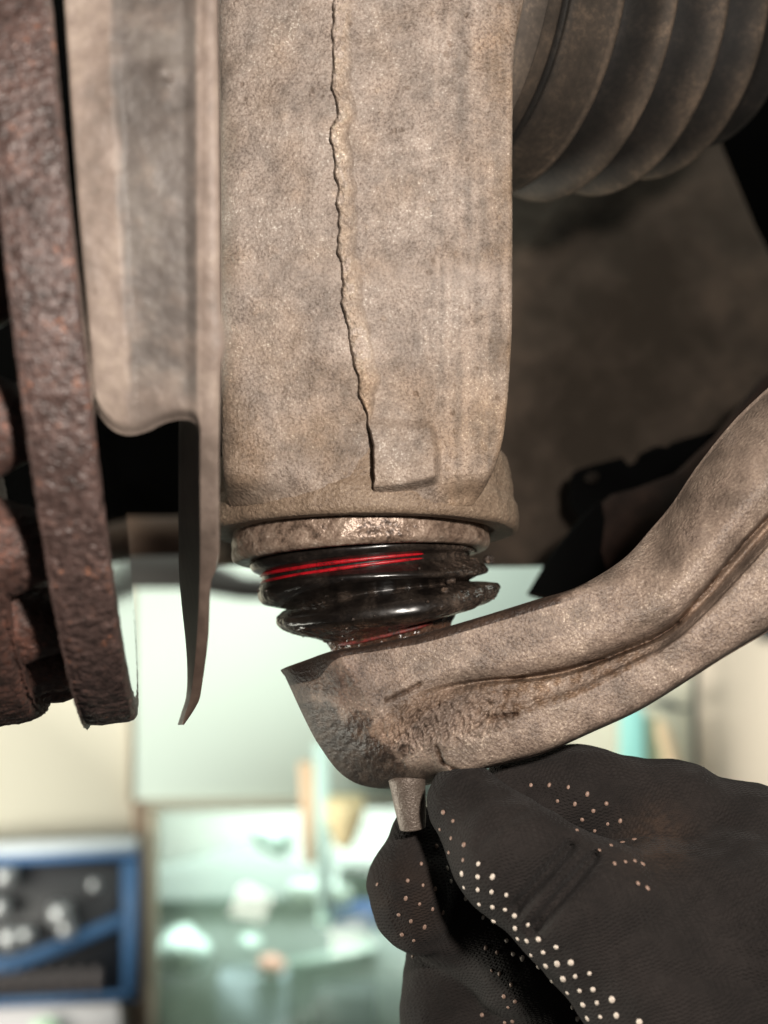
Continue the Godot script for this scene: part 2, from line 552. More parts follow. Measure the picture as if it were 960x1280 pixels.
# unit axis of a ring seen slightly from below: pitch opens its underside, roll drops its left side
func tilt(pitch: float, roll: float) -> Vector3:
	var a := Vector3(0, cos(deg_to_rad(pitch)), -sin(deg_to_rad(pitch)))
	return a.rotated(Vector3(0, 0, 1), deg_to_rad(roll))

func refine(prof: Array, n: int) -> Array:
	var out := []
	for i in prof.size() - 1:
		var a: Array = prof[maxi(i - 1, 0)]
		var b: Array = prof[i]
		var c: Array = prof[i + 1]
		var d: Array = prof[mini(i + 2, prof.size() - 1)]
		for k in n:
			var p := cr(Vector3(a[0], a[1], 0), Vector3(b[0], b[1], 0), Vector3(c[0], c[1], 0), Vector3(d[0], d[1], 0), float(k) / n)
			out.append([p.x, p.y])
	out.append(prof[prof.size() - 1])
	return out

func bumpy_lathe(base: Vector3, axis: Vector3, prof: Array, seg: int, amp: float, freq: float, sd: int) -> ArrayMesh:
	var x := axis.cross(Vector3(0, 0, 1)).normalized()
	var z := x.cross(axis).normalized()
	var n := noise(sd, freq, 4)
	var n2 := noise(sd + 1, 0.9, 2)
	var v := PackedVector3Array()
	for p in prof:
		for i in seg:
			var a := TAU * i / seg
			var dir := x * cos(a) + z * sin(a)
			var q := (axis * p[0] + dir * p[1]) as Vector3
			q += dir * (n.get_noise_3dv(q) * amp * 3.0 + n2.get_noise_3dv(q) * amp * 0.5)
			v.append(base + q * 0.001)
	var col := PackedColorArray()
	for p in prof:
		for i in seg:
			col.append(Color(0.52, 0.455, 0.38))
	return make(v, quads(seg, prof.size(), true, false), 0, col)

# ---------------------------------------------------------------- ball joint and boot
# rings from top to bottom: [centre x, centre y, radius mm, pitch, roll]
const BOOT := [[452, 692, 26.0, 8, 4], [453, 697, 28.3, 7.5, 4], [454, 703, 28.0, 6.5, 5], [455, 707, 26.3, 5.5, 6], [456, 713, 26.2, 4.6, 6.5], [459, 718, 27.4, 4, 7], [464, 724, 28.7, 3.4, 7], [468, 731, 28.3, 3, 7.5], [471, 736, 25.0, 2.5, 8], [474, 741, 22.6, 2.2, 8], [478, 745, 25.2, 2, 7.8], [483, 750, 27.6, 2, 7.5], [486, 757, 28.5, 1.8, 7.5], [487, 764, 28.1, 1.4, 8], [488, 771, 25.6, 0.8, 9], [489, 777, 20.5, 0, 11], [490, 784, 16.6, -1, 14], [491, 806, 15.2, -2, 16.5], [493, 822, 15.0, -2, 16.5]]

func boot_ring(t: float) -> Array:
	var n := BOOT.size()
	var i := clampi(int(t), 0, n - 2)
	var f := t - i
	var a: Array = BOOT[maxi(i - 1, 0)]
	var b: Array = BOOT[i]
	var c: Array = BOOT[i + 1]
	var d: Array = BOOT[mini(i + 2, n - 1)]
	var p := cr(Vector3(a[0], a[1], a[2]), Vector3(b[0], b[1], b[2]), Vector3(c[0], c[1], c[2]), Vector3(d[0], d[1], d[2]), f)
	return [P(p.x, p.y, 357), tilt(lerpf(b[3], c[3], f), lerpf(b[4], c[4], f)), p.z]

func ring_point(rg: Array, a: float, extra: float) -> Vector3:
	var ax: Vector3 = rg[1]
	var x := ax.cross(Vector3(0, 0, 1)).normalized()
	var z := x.cross(ax).normalized()
	return rg[0] + (x * cos(a) + z * sin(a)) * (rg[2] + extra) * 0.001

func ball_joint() -> void:
	var o := thing("ball_joint", "ball joint with a split greasy black rubber boot between knuckle and control arm", "ball joint", P(470, 740, 357))
	var prof := [[8.5, 20], [8.2, 31.4], [7.4, 32.2], [5.5, 32.6], [3.5, 32.5], [1.8, 32.6], [0.7, 32.2], [0, 31.0], [0.2, 28], [0.5, 20]]
	put("housing_rim", bumpy_lathe(P(452, 697, 357), tilt(7.6, 3.6), refine(prof, 5), 360, 0.16, 0.16, 14), M.ring, o)
	# rubber boot
	var seg := 420
	var nr := 330
	var n := BOOT.size()
	var v := PackedVector3Array()
	var col := PackedColorArray()
	var lump := noise(201, 0.11, 4)
	var grit := noise(202, 0.85, 3)
	var big := noise(203, 0.05, 2)
	for j in nr:
		var t := float(j) / (nr - 1) * (n - 1.001)
		var rg := boot_ring(t)
		var ax: Vector3 = rg[1]
		var x := ax.cross(Vector3(0, 0, 1)).normalized()
		var z := x.cross(ax).normalized()
		for i in seg:
			var a := TAU * i / seg
			var dir := x * cos(a) + z * sin(a)
			var q: Vector3 = (rg[0] - origin) * 1000.0 + dir * rg[2]
			# crusted on the right side and round the folds, clean rubber in front
			var crust := clampf(sstep(9.0, 20.0, q.x + 5.0 * big.get_noise_3dv(q)) + sstep(-14, -26, q.x) * 0.5 * sstep(2.0, -2.0, q.y) + sstep(12.6, 14.6, t) * 1.2 + (0.5 if absf(t - 9.0) < 0.7 else 0.0) * sstep(-0.1, 0.25, lump.get_noise_3dv(q * 2.0)), 0, 1)
			q += ax * (0.9 * sin(a * 2.0 + t * 0.55 + 0.6) * sstep(3.0, 6.0, t) * sstep(16.0, 12.0, t) + 0.5 * sin(a * 3.0 + 2.0) * sstep(5.0, 8.0, t) * sstep(16.0, 12.0, t))
			var push: Vector3 = ax * (q - (rg[0] - origin) * 1000.0).dot(ax) * 0.001
			var e := crust * (lump.get_noise_3dv(q) * 1.3 + grit.get_noise_3dv(q) * 0.35 + 0.1) + big.get_noise_3dv(q) * 0.5
			e += grit.get_noise_3dv(q * 0.4) * 0.05
			if dir.z < -0.3:
				e *= 0.5
			v.append(rg[0] + push + dir * (rg[2] + e) * 0.001)
			col.append(Color(0.115, 0.125, 0.135).lerp(Color(0.8, 0.8, 0.8), clampf(crust * (0.6 + 0.9 * grit.get_noise_3dv(q * 0.7)) + 0.10 * sstep(0.0, 0.35, big.get_noise_3dv(q * 2.0)), 0, 1)).lerp(Color(0.95, 0.62, 0.48), sstep(12.8, 14.5, t) * clampf(0.55 + grit.get_noise_3dv(q * 0.5), 0, 1)))
	put("rubber_boot", make(v, quads(seg, nr, true, false), 0, col), M.boot, o)
	# red wire clip, two turns round the upper lip, and one turn at the foot of the boot
	for w in [[3.15, 3.0, 0.5, 0.2, 0.0], [4.3, 3.7, 0.44, 0.2, 0.25]]:
		var path := PackedVector3Array()
		for k in 90:
			var u := k / 89.0
			var a := lerpf(deg_to_rad(172), deg_to_rad(56), u)
			path.append(ring_point(boot_ring(lerpf(w[0], w[1], u)), -a if front_negative(boot_ring(3.0)) else a, w[3] - 0.35 * u * w[4]))
		put("wire_clip", tube(path, w[2], 12), M.red, o)
	var low := PackedVector3Array()
	for k in 60:
		var u := k / 59.0
		var a := lerpf(deg_to_rad(150), deg_to_rad(52), u)
		low.append(ring_point(boot_ring(16.0), -a if front_negative(boot_ring(16.0)) else a, 0.05 + 0.35 * sin(u * 9.0)))
	put("wire_clip", tube(low, 0.5, 10), M.red_dull, o)
	# grease clods clinging to the right of the folds
	var rng := RandomNumberGenerator.new()
	rng.seed = 77
	for k in 5:
		var t := rng.randf_range(2.6, 14.0)
		var a := deg_to_rad(rng.randf_range(-8, 62))
		var rg := boot_ring(t)
		put("grease_clod", clod(ring_point(rg, -a if front_negative(rg) else a, -0.7), rng.randf_range(0.8, 1.5), rng.randi() % 1000, 36), M.grease, o)
	for c in [[612, 700, 350, 1.5]]:
		put("grease_clod", clod(P(c[0], c[1], c[2]), c[3], rng.randi() % 1000), M.grease, o)
	for k in 24:
		var t := rng.randf_range(4.5, 15.5)
		var a := deg_to_rad(rng.randf_range(20, 175))
		var p := ring_point(boot_ring(t), -a if front_negative(boot_ring(t)) else a, 0.15)
		put("grit_crumb", clod(p, rng.randf_range(0.18, 0.5), k, 10), M.grease, o)

func front_negative(rg: Array) -> bool:
	return ring_point(rg, PI / 2, 0).z < (rg[0] as Vector3).z

func clod(c: Vector3, r: float, sd: int, seg := 40) -> ArrayMesh:
	var n := noise(sd, 0.6 / r, 3)
	var v := PackedVector3Array()
	var h := seg / 2
	for j in h + 1:
		for i in seg:
			var b := PI * j / h
			var a := TAU * i / seg
			var dir := Vector3(sin(b) * cos(a), cos(b) * 0.8, sin(b) * sin(a))
			v.append(c + dir * r * (1.0 + 0.5 * n.get_noise_3dv(dir * r)) * 0.001)
	return make(v, quads(seg, h + 1, true, false), 0)

# ---------------------------------------------------------------- control arm
func control_arm() -> void:
	var o := thing("control_arm", "forged grey-brown control arm sweeping up to the right under the ball joint", "control arm", P(680, 850, 320))
	# stations from the free left end to the right; 11 points each from the upper edge to the lower edge: [x, y, distance]
	var st := [
		[[353, 839, 336], [362, 858, 335], [372, 880, 335], [383, 903, 335], [394, 924, 335], [403, 938, 335], [412, 951, 335], [422, 963, 336], [434, 973, 336], [450, 981, 337], [470, 985, 338]],
		[[362, 835, 331], [372, 855, 328], [384, 878, 327], [396, 902, 327], [408, 922, 327], [418, 936, 327], [428, 949, 327], [438, 961, 328], [450, 971, 329], [465, 980, 331], [483, 985, 335]],
		[[385, 827, 326], [398, 848, 321], [412, 872, 318], [425, 896, 317], [438, 916, 317], [448, 930, 317], [458, 943, 317], [467, 956, 319], [477, 967, 321], [488, 978, 325], [500, 984, 332]],
		[[418, 815, 322], [430, 838, 317], [444, 860, 314], [458, 884, 313], [470, 905, 313], [479, 920, 313], [488, 934, 313], [497, 948, 315], [506, 961, 317], [516, 973, 321], [526, 981, 330]],
		[[470, 806, 320], [478, 826, 316], [486, 846, 314], [493, 863, 313], [500, 878, 313.5], [506, 893, 313], [512, 910, 312], [520, 928, 312.5], [530, 948, 313], [540, 964, 317], [548, 976, 328]],
		[[530, 793, 319], [534, 812, 315], [538, 830, 313], [541, 846, 312.5], [544, 858, 313.5], [546, 866, 314.5], [548, 882, 312], [550, 906, 312], [554, 932, 311], [562, 952, 314], [570, 968, 327]],
		[[600, 773, 319], [602, 794, 315], [603, 815, 312], [604, 835, 312], [605, 847, 314], [605, 852, 317], [606, 860, 313.5], [608, 880, 312], [612, 906, 309.5], [616, 935, 312], [620, 956, 326]],
		[[665, 753, 319], [666, 778, 314], [667, 804, 311], [668, 828, 311.5], [668, 841, 314.5], [668, 847, 318.5], [669, 853, 314], [671, 870, 312.5], [673, 888, 309], [676, 915, 311], [680, 940, 325]],
		[[722, 735, 320], [722, 764, 314], [722, 793, 310], [722, 817, 311], [721, 830, 314.5], [721, 836, 318.5], [722, 842, 314], [725, 855, 312.5], [728, 868, 308.5], [732, 892, 310.5], [738, 915, 324]],
		[[778, 702, 325], [779, 738, 314], [780, 774, 309], [780, 798, 310.5], [779, 808, 314], [779, 814, 317.5], [780, 819, 313.5], [783, 828, 311.5], [786, 838, 307.5], [792, 863, 309.5], [800, 886, 323]],
		[[815, 664, 326], [820, 703, 314], [826, 746, 308], [830, 774, 309.5], [831, 784, 313], [832, 790, 316], [834, 796, 313.5], [838, 802, 310.5], [842, 808, 306.5], [850, 834, 308], [860, 849, 321]],
		[[842, 632, 326], [850, 668, 314], [860, 712, 307], [867, 741, 308.5], [870, 749, 312.5], [873, 755, 315], [876, 759, 314], [880, 766, 309], [884, 773, 305.5], [894, 803, 306.5], [905, 820, 319]],
		[[875, 584, 325], [887, 618, 313], [901, 662, 306], [911, 690, 307.5], [915, 698, 311.5], [918, 703, 314], [922, 708, 313], [927, 716, 308], [932, 725, 304.5], [945, 768, 305.5], [957, 789, 317]],
		[[925, 524, 324], [940, 558, 312], [956, 600, 305], [967, 628, 306.5], [971, 636, 310], [975, 641, 313], [979, 646, 312], [985, 655, 307], [991, 665, 303.5], [1006, 714, 304.5], [1020, 750, 315]],
		[[1000, 455, 322], [1016, 490, 311], [1034, 530, 304], [1046, 556, 305], [1051, 564, 309], [1055, 569, 311], [1060, 574, 310], [1066, 584, 306], [1073, 595, 302.5], [1090, 648, 303], [1104, 690, 313]],
	]
	for k in range(3, 14):
		var q: Array = st[k]
		var sharp := 1.0 - sstep(8, 10, k)
		q[1][2] = lerpf(q[1][2], q[2][2] + 0.4, 0.75 * sharp)
		q[1][1] = lerpf(q[1][1], q[0][1] + (8.5 if k > 4 else 5.0), 0.8 * sharp)
		q[1][0] = lerpf(q[1][0], q[0][0] + (1.0 if k > 4 else 3.0), 0.8 * sharp)
		q[0][2] = lerpf(q[0][2], q[2][2] + 2.6, 0.8 * sharp)
		if k > 4:
			q[9] = [lerpf(q[8][0], q[10][0], 0.86), lerpf(q[8][1], q[10][1], 0.86), q[8][2] + 1.0]
			q[10][2] = q[8][2] + 7.0
	# close each section round its back
	var secs := []
	for k in st.size():
		var s := []
		for p in st[k]:
			s.append(Vector3(p[0], p[1], p[2]))
		var a: Vector3 = s[0]
		var b: Vector3 = s[10]
		var deep := 10.0 if k < 8 else lerpf(10.0, 34.0, sstep(8, 11, k))
		s.append(Vector3(b.x - 1, b.y - 4, b.z + 6))
		s.append(Vector3(lerpf(a.x, b.x, 0.7), lerpf(a.y, b.y, 0.7), maxf(a.z, b.z) + deep))
		s.append(Vector3(lerpf(a.x, b.x, 0.3), lerpf(a.y, b.y, 0.3), maxf(a.z, b.z) + deep))
		s.append(Vector3(a.x + 1, a.y + 4, a.z + 5))
		secs.append(s)
	var np := 15
	var per := [22, 22, 22, 26, 18, 18, 24, 26, 26, 22, 6, 5, 5, 5, 6]
	var wob := noise(301, 0.035, 3)
	var mid := noise(302, 0.16, 3)
	var fine := noise(303, 0.95, 3)
	var crk := noise(304, 0.32, 3)
	var patch := noise(305, 0.12, 4)
	var fold := noise(306, 0.5, 2)
	# cracks, lips and ridges: from, to, half width in pixels, depth in mm
	var grooves := []
	for g in [[484, 876, 524, 856, 2.6, 0.9], [545, 934, 553, 953, 2.6, 0.9], [553, 953, 577, 966, 2.6, 0.8], [618, 897, 646, 892, 3.2, 1.4], [424, 818, 442, 852, 6.0, -0.6], [442, 852, 478, 892, 7.0, -0.5], [478, 892, 500, 925, 7.0, -0.4], [556, 930, 640, 902, 5.0, -0.5], [640, 850, 760, 824, 2.4, 1.0], [760, 824, 815, 801, 2.2, 0.8], [815, 801, 847, 779, 2.4, 1.1], [847, 779, 890, 728, 2.4, 1.3], [890, 728, 931, 676, 2.4, 1.3], [931, 676, 975, 630, 2.4, 1.2], [830, 812, 877, 764, 4.5, -0.7], [877, 764, 935, 704, 4.5, -0.7], [935, 704, 985, 652, 4.5, -0.7]]:
		grooves.append([g[0], g[1], g[2], g[3], (g[0] + g[2]) * 0.5, Vector2(g[2] - g[0], g[3] - g[1]).length() * 0.5 + 14.0, (g[1] + g[3]) * 0.5, g[4], g[5]])
	var ncol := 0
	for q in per:
		ncol += q
	var nst := 430
	var v := PackedVector3Array()
	var col := PackedColorArray()
	var ns := secs.size()
	for j in nst + 1:
		# denser over the left end
		var tt := float(j) / nst
		var t := tt * (ns - 1.0001)
		var i0 := int(t)
		var f := t - i0
		var ctl := PackedVector3Array()
		for k in np:
			ctl.append(cr(secs[maxi(i0 - 1, 0)][k], secs[i0][k], secs[i0 + 1][k], secs[mini(i0 + 2, ns - 1)][k], f))
		for k in np:
			var a := ctl[(k + np - 1) % np]
			var b := ctl[k]
			var c := ctl[(k + 1) % np]
			var d := ctl[(k + 2) % np]
			for m in per[k]:
				var p := cr(a, b, c, d, float(m) / per[k])
				var x := p.x
				var y := p.y
				var cc := Color(1, 1, 1)
				var qx := x * 0.18
				var qy := y * 0.18
				if k <= 10:
					var n1 := mid.get_noise_2d(qx, qy)
					p.z += wob.get_noise_2d(qx, qy) * 0.8 + n1 * 0.25 + fine.get_noise_2d(qx, qy) * 0.10
					# crumpled zone where the forging was folded and hammered
					var zx := (x - 575.0) / 92.0
					var zy := (y - 893.0 + (x - 575.0) * 0.22) / 36.0
					var crum := clampf(1.3 - (zx * zx + zy * zy) + 0.6 * patch.get_noise_2d(qx, qy), 0, 1)
					if crum > 0.0:
						var wr := absf(crk.get_noise_2d(qx * 1.6 + qy * 0.4, qy * 0.7))
						p.z += crum * (wr * 4.2 - 0.8 + fold.get_noise_2d(qx * 1.8, qy * 0.6) * 0.9)
						cc = cc.lerp(Color(0.66, 0.65, 0.66), crum * 0.8)
					# rough scale along the groove under the tube
					if k == 5 or k == 6 or k == 7:
						var g := sstep(560, 640, x) * (1.0 - sstep(790, 830, x))
						p.z += g * (absf(crk.get_noise_2d(qx * 2.0, qy * 2.0)) * 1.5 - 0.4)
						cc *= Color(1, 1, 1).lerp(Color(0.72, 0.62, 0.52), g * clampf(0.5 + crk.get_noise_2d(qx, qy) * 1.5, 0, 1))
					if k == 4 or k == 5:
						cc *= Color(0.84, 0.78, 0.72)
					var tn := clampf(0.93 + 0.45 * mid.get_noise_2d(qx * 0.5 + 80.0, qy * 0.5) + 0.4 * wob.get_noise_2d(qx * 2.0, qy * 2.0 + 50.0), 0.62, 1.25) / 1.08
					cc *= Color(tn, tn * 0.985, tn * 0.965)
					# bare dark steel worn free of dust round the lower left shoulder
					var yb := lut([[340, 838], [385, 874], [430, 890], [470, 903], [497, 930], [522, 954], [570, 964]], x)
					var bare := clampf((y - yb) / 16.0 + 2.4 * patch.get_noise_2d(qx * 1.1, qy * 1.1) + 0.35, 0, 1) * sstep(352, 372, x)
					bare = maxf(bare, clampf((patch.get_noise_2d(qx * 1.7 + 40, qy * 0.8) - 0.12) * 4.0, 0, 1) * sstep(470, 430, x) * 0.7)
					bare *= 1.0 - sstep(545, 562, x)
					cc *= Color(1, 1, 1).lerp(Color(0.21, 0.19, 0.18).lerp(Color(0.42, 0.39, 0.37), clampf(0.5 + 1.6 * fold.get_noise_2d(qx * 0.7, qy * 0.7), 0, 1)), bare)
					p.z += bare * (crk.get_noise_2d(qx, qy) * 0.28 + 0.15) - absf(fold.get_noise_2d(qx * 0.5, qy * 0.5)) * bare * 0.4
					# greyer and darker towards the left shoulder
					cc *= Color(1, 1, 1).lerp(Color(0.62, 0.56, 0.54), sstep(520, 420, x) * (0.8 + 0.6 * patch.get_noise_2d(qx, qy)))
					for gv in grooves:
						if absf(x - gv[4]) < gv[5] and absf(y - gv[6]) < gv[5]:
							var a2 := Vector2(gv[0], gv[1])
							var ab2 := Vector2(gv[2], gv[3]) - a2
							var q2 := Vector2(x, y) - a2
							var t3 := clampf(q2.dot(ab2) / ab2.length_squared(), 0, 1)
							var d3: float = ((q2 - ab2 * t3).length() + fold.get_noise_2d(qx, qy) * 1.5) / gv[7]
							p.z += gv[8] * exp(-d3 * d3)
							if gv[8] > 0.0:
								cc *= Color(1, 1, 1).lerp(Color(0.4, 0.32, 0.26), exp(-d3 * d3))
					# oily grime along the upper lip near the boot
					if k == 0 and x < 742.0:
						cc *= Color(0.17, 0.13, 0.11).lerp(Color(1, 1, 1), sstep(690.0, 742.0, x + 14.0 * crk.get_noise_2d(qx, qy)))
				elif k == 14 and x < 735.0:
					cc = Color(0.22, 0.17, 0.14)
				v.append(P(p.x, p.y, p.z))
				col.append(cc)
	put("forging", make(v, quads(ncol, nst + 1, true, false), 0, col), M.arm, o)

# ---------------------------------------------------------------- brake disc and dust shield
func brake_disc() -> void:
	# the disc's axis points right, a little up and away
	var n := Vector3(1, 0.1, -0.16).normalized()
	var dc := 327.8
	var cy := 51.9
	var cx := -46.0 - 0.1 * cy - 0.16 * (dc - 228.0)
	var c := EYE + Vector3(cx, cy, -dc) * 0.001
	var o := thing("brake_disc", "rusty ventilated brake disc seen edge-on at the left", "brake disc", c)
	var prof := []
	# inner plate: friction face at 0, 12 mm thick
	put("friction_ring", rim(c, n, [[-11.2, 70], [-11.2, 98.3], [-10.6, 99.5], [-8.5, 100], [-4, 100.1], [-1.2, 99.9], [-0.3, 99.3], [0.0, 98.2], [0.0, 94.6]], 1500, 0.42, 401, 0.7), M.rust, o)
	put("friction_face", lathe(c, n, [[0.02, 95.0], [0.03, 90.0], [0.03, 60.0], [0.03, 30.0]], 300), M.disc_face, o)
	# outer plate, mostly out of frame
	put("friction_ring", rim(c, n, [[-20.0, 66], [-20.0, 93.0], [-20.8, 95.6], [-23, 97.2], [-32, 97.8], [-34, 97]], 1500, 0.6, 402, 1.0), M.vane, o)
	# cooling vanes between the plates
	var ang := [62, 43, 24, 8.5, -7.5, -24.0, -41, -56, -70, -84]
	for k in ang.size():
		put("cooling_vane", vane(c, n, deg_to_rad(ang[k]), 410 + k), M.vane, o)

func disc_frame(n: Vector3) -> Array:
	var up := (Vector3.UP - n * n.y).normalized()
	var fr := up.cross(n).normalized()
	if fr.z < 0:
		fr = -fr
	return [fr, up]

func rim(c: Vector3, n: Vector3, prof: Array, seg: int, amp: float, sd: int, chip: float) -> ArrayMesh:
	var fb := disc_frame(n)
	var ns := noise(sd, 0.22, 4)
	var nb := noise(sd + 20, 0.5, 2)
	var p2 := refine(prof, 6)
	var v := PackedVector3Array()
	for p in p2:
		for i in seg + 1:
			var a := deg_to_rad(lerpf(-125, 110, float(i) / seg))
			var dir: Vector3 = fb[0] * cos(a) + fb[1] * sin(a)
			var q: Vector3 = n * p[0] + dir * p[1]
			var e := ns.get_noise_3dv(q) * amp + nb.get_noise_3dv(q) * amp * 0.45
			var ax := ns.get_noise_3dv(q * 1.3 + Vector3(50, 0, 0)) * amp * 0.6 * chip
			v.append(c + (q + dir * e + n * ax) * 0.001)
	return make(v, quads(seg + 1, p2.size(), false, false), 1)

func vane(c: Vector3, n: Vector3, a: float, sd: int) -> ArrayMesh:
	var fb := disc_frame(n)
	var dir: Vector3 = fb[0] * cos(a) + fb[1] * sin(a)
	var tan: Vector3 = (fb[1] * cos(a) - fb[0] * sin(a))
	var ns := noise(sd, 0.16, 4)
	var v := PackedVector3Array()
	var seg := 60
	var nr := 40
	# rounded end of a radial web: closed dome swept along the axis between the plates
	for j in nr:
		var w := -23.0 + 11.6 * j / (nr - 1.0)
		var wide := lerpf(13.5, 6.0, pow(j / (nr - 1.0), 0.7))
		for i in seg:
			var b := PI * i / (seg - 1.0)
			var q: Vector3 = n * w + tan * cos(b) * wide + dir * (84.0 + pow(sin(b), 0.5) * (10.6 - 1.4 * j / (nr - 1.0)))
			q += (dir + tan * 0.4) * ns.get_noise_3dv(q) * 0.8
			v.append(c + q * 0.001)
	return make(v, quads(seg, nr, false, false), 1)

func shield_depth(y: float) -> float:
	return lut([[-60, 246], [200, 246], [400, 250], [540, 256], [640, 266], [720, 278], [820, 298], [905, 320]], y)

func dust_shield() -> void:
	var o := thing("dust_shield", "dusty sheet metal dust shield with a cut-out lip beside the brake disc", "dust shield", P(180, 540, 277))
	var left := [[-60, 76], [0, 80], [120, 88], [250, 97], [400, 110], [480, 116], [540, 119]]
	var bot := [[0.0, 497], [0.02, 508], [0.06, 521], [0.12, 532], [0.2, 540], [0.3, 544], [0.4, 543], [0.52, 538], [0.64, 530], [0.74, 526], [0.84, 524.5], [0.92, 527], [0.97, 535], [1.0, 552]]
	var nu := 150
	var nv := 300
	var big := noise(501, 0.05, 3)
	var sm := noise(502, 0.25, 4)
	for side in 1:
		pass
	# outer skin front and back as one closed sheet: lip
	var v := PackedVector3Array()
	var col := PackedColorArray()
	for j in nv:
		for i in nu * 2:
			var back := i >= nu
			var u := float(i) / (nu - 1) if not back else float(2 * nu - 1 - i) / (nu - 1)
			var t := float(j) / (nv - 1)
			var y := lerpf(-50.0, lut(bot, u), t)
			var x := lerpf(lut(left, y), 251.0, u)
			var d := shield_depth(y)
			d += 0.3 * pow(1.0 - sstep(0.0, 0.03, u), 2.0) + 0.9 * sstep(0.30, 0.42, u) * (1.0 - sstep(0.86, 0.99, u))
			d += 1.6 * pow(sstep(0.965, 1.0, t), 2.0)
			var qx := x * 0.155
			var qy := y * 0.155
			d += big.get_noise_2d(qx, qy) * 0.5 + sm.get_noise_2d(qx, qy) * 0.12
			var bx := (x - 202.0) / 15.0
			var by := (y - 88.0) / 15.0
			d -= 1.3 * exp(-(bx * bx + by * by))
			bx = (x - 212.0) / 6.0
			by = (y - 98.0) / 4.0
			d -= 0.5 * exp(-(bx * bx + by * by))
			var c := Color(1, 1, 1)
			# rubbed grey middle of the lip
			var g := sstep(0.30, 0.38, u + 0.06 * big.get_noise_2d(qx * 2.0, qy)) * (1.0 - sstep(0.945, 0.985, u)) * (1.0 - sstep(470, 535, y) * 0.6)
			g *= clampf(1.05 + 0.7 * sm.get_noise_2d(qx * 0.4, qy * 0.4) - 0.3 * sstep(330, 480, y), 0, 1)
			c = c.lerp(Color(0.50, 0.545, 0.58), g)
			v.append(P(x, y, d + (1.3 if back else 0.0)))
			col.append(c)
	put("lip", make(v, quads(nu * 2, nv, true, false), 0, col), M.shield, o)
	# edge band that carries on below the cut-out and ends in a bent point
	var rx := [[-60, 272], [0, 273], [200, 275], [380, 277], [430, 282], [460, 277], [560, 274], [640, 274], [690, 274], [712, 270], [728, 264], [800, 260], [860, 252], [875, 249], [890, 241], [906, 230]]
	var lx := [[-60, 250], [530, 250.5], [560, 250], [640, 250], [700, 250], [760, 248], [820, 244], [870, 238], [890, 232], [906, 227]]
	v = PackedVector3Array()
	col = PackedColorArray()
	var nb := 24
	var rows := 420
	var per := nb + 14
	for j in rows:
		var y := lerpf(-50.0, 906.0, float(j) / (rows - 1))
		var l := lut(lx, y)
		var r := lut(rx, y)
		var dd := shield_depth(y)
		for i in per:
			var x: float
			var d: float
			if i < nb:
				var u := float(i) / (nb - 1)
				x = lerpf(l, r, u)
				d = dd + 0.04 + 0.9 * pow(u, 5.0) - 0.25 * sin(u * PI)
			else:
				# right side back, then the left flank that runs back and left
				var k := i - nb
				if k < 5:
					x = r - 1.0 - (k + 1) * lerpf(4.6, 0.6, sstep(690, 885, y))
					d = dd + 3.0 + (k + 1) * 5.0
				elif k == 5:
					x = minf(l - 20.0, r - 28.5) if y < 700.0 else l - lerpf(20.0, 3.0, sstep(690, 885, y))
					d = dd + 30.0
				else:
					var w := float(k - 6) / 7.0
					x = lerpf(minf(l, r) - lerpf(27.0, 5.0, sstep(690, 885, y)), l + 0.5, w)
					d = lerpf(dd + 29.0, dd + 0.6, w)
			if i < nb:
				d += big.get_noise_2d(x * 0.155, y * 0.155) * 0.4 + sm.get_noise_2d(x * 0.155, y * 0.155) * 0.14
			v.append(P(x, y, d))
			var low := sstep(600, 860, y)
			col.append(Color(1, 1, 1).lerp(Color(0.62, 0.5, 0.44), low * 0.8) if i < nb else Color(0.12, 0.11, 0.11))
	put("plate_edge", make(v, quads(per, rows, true, false), 0, col), M.shield, o)

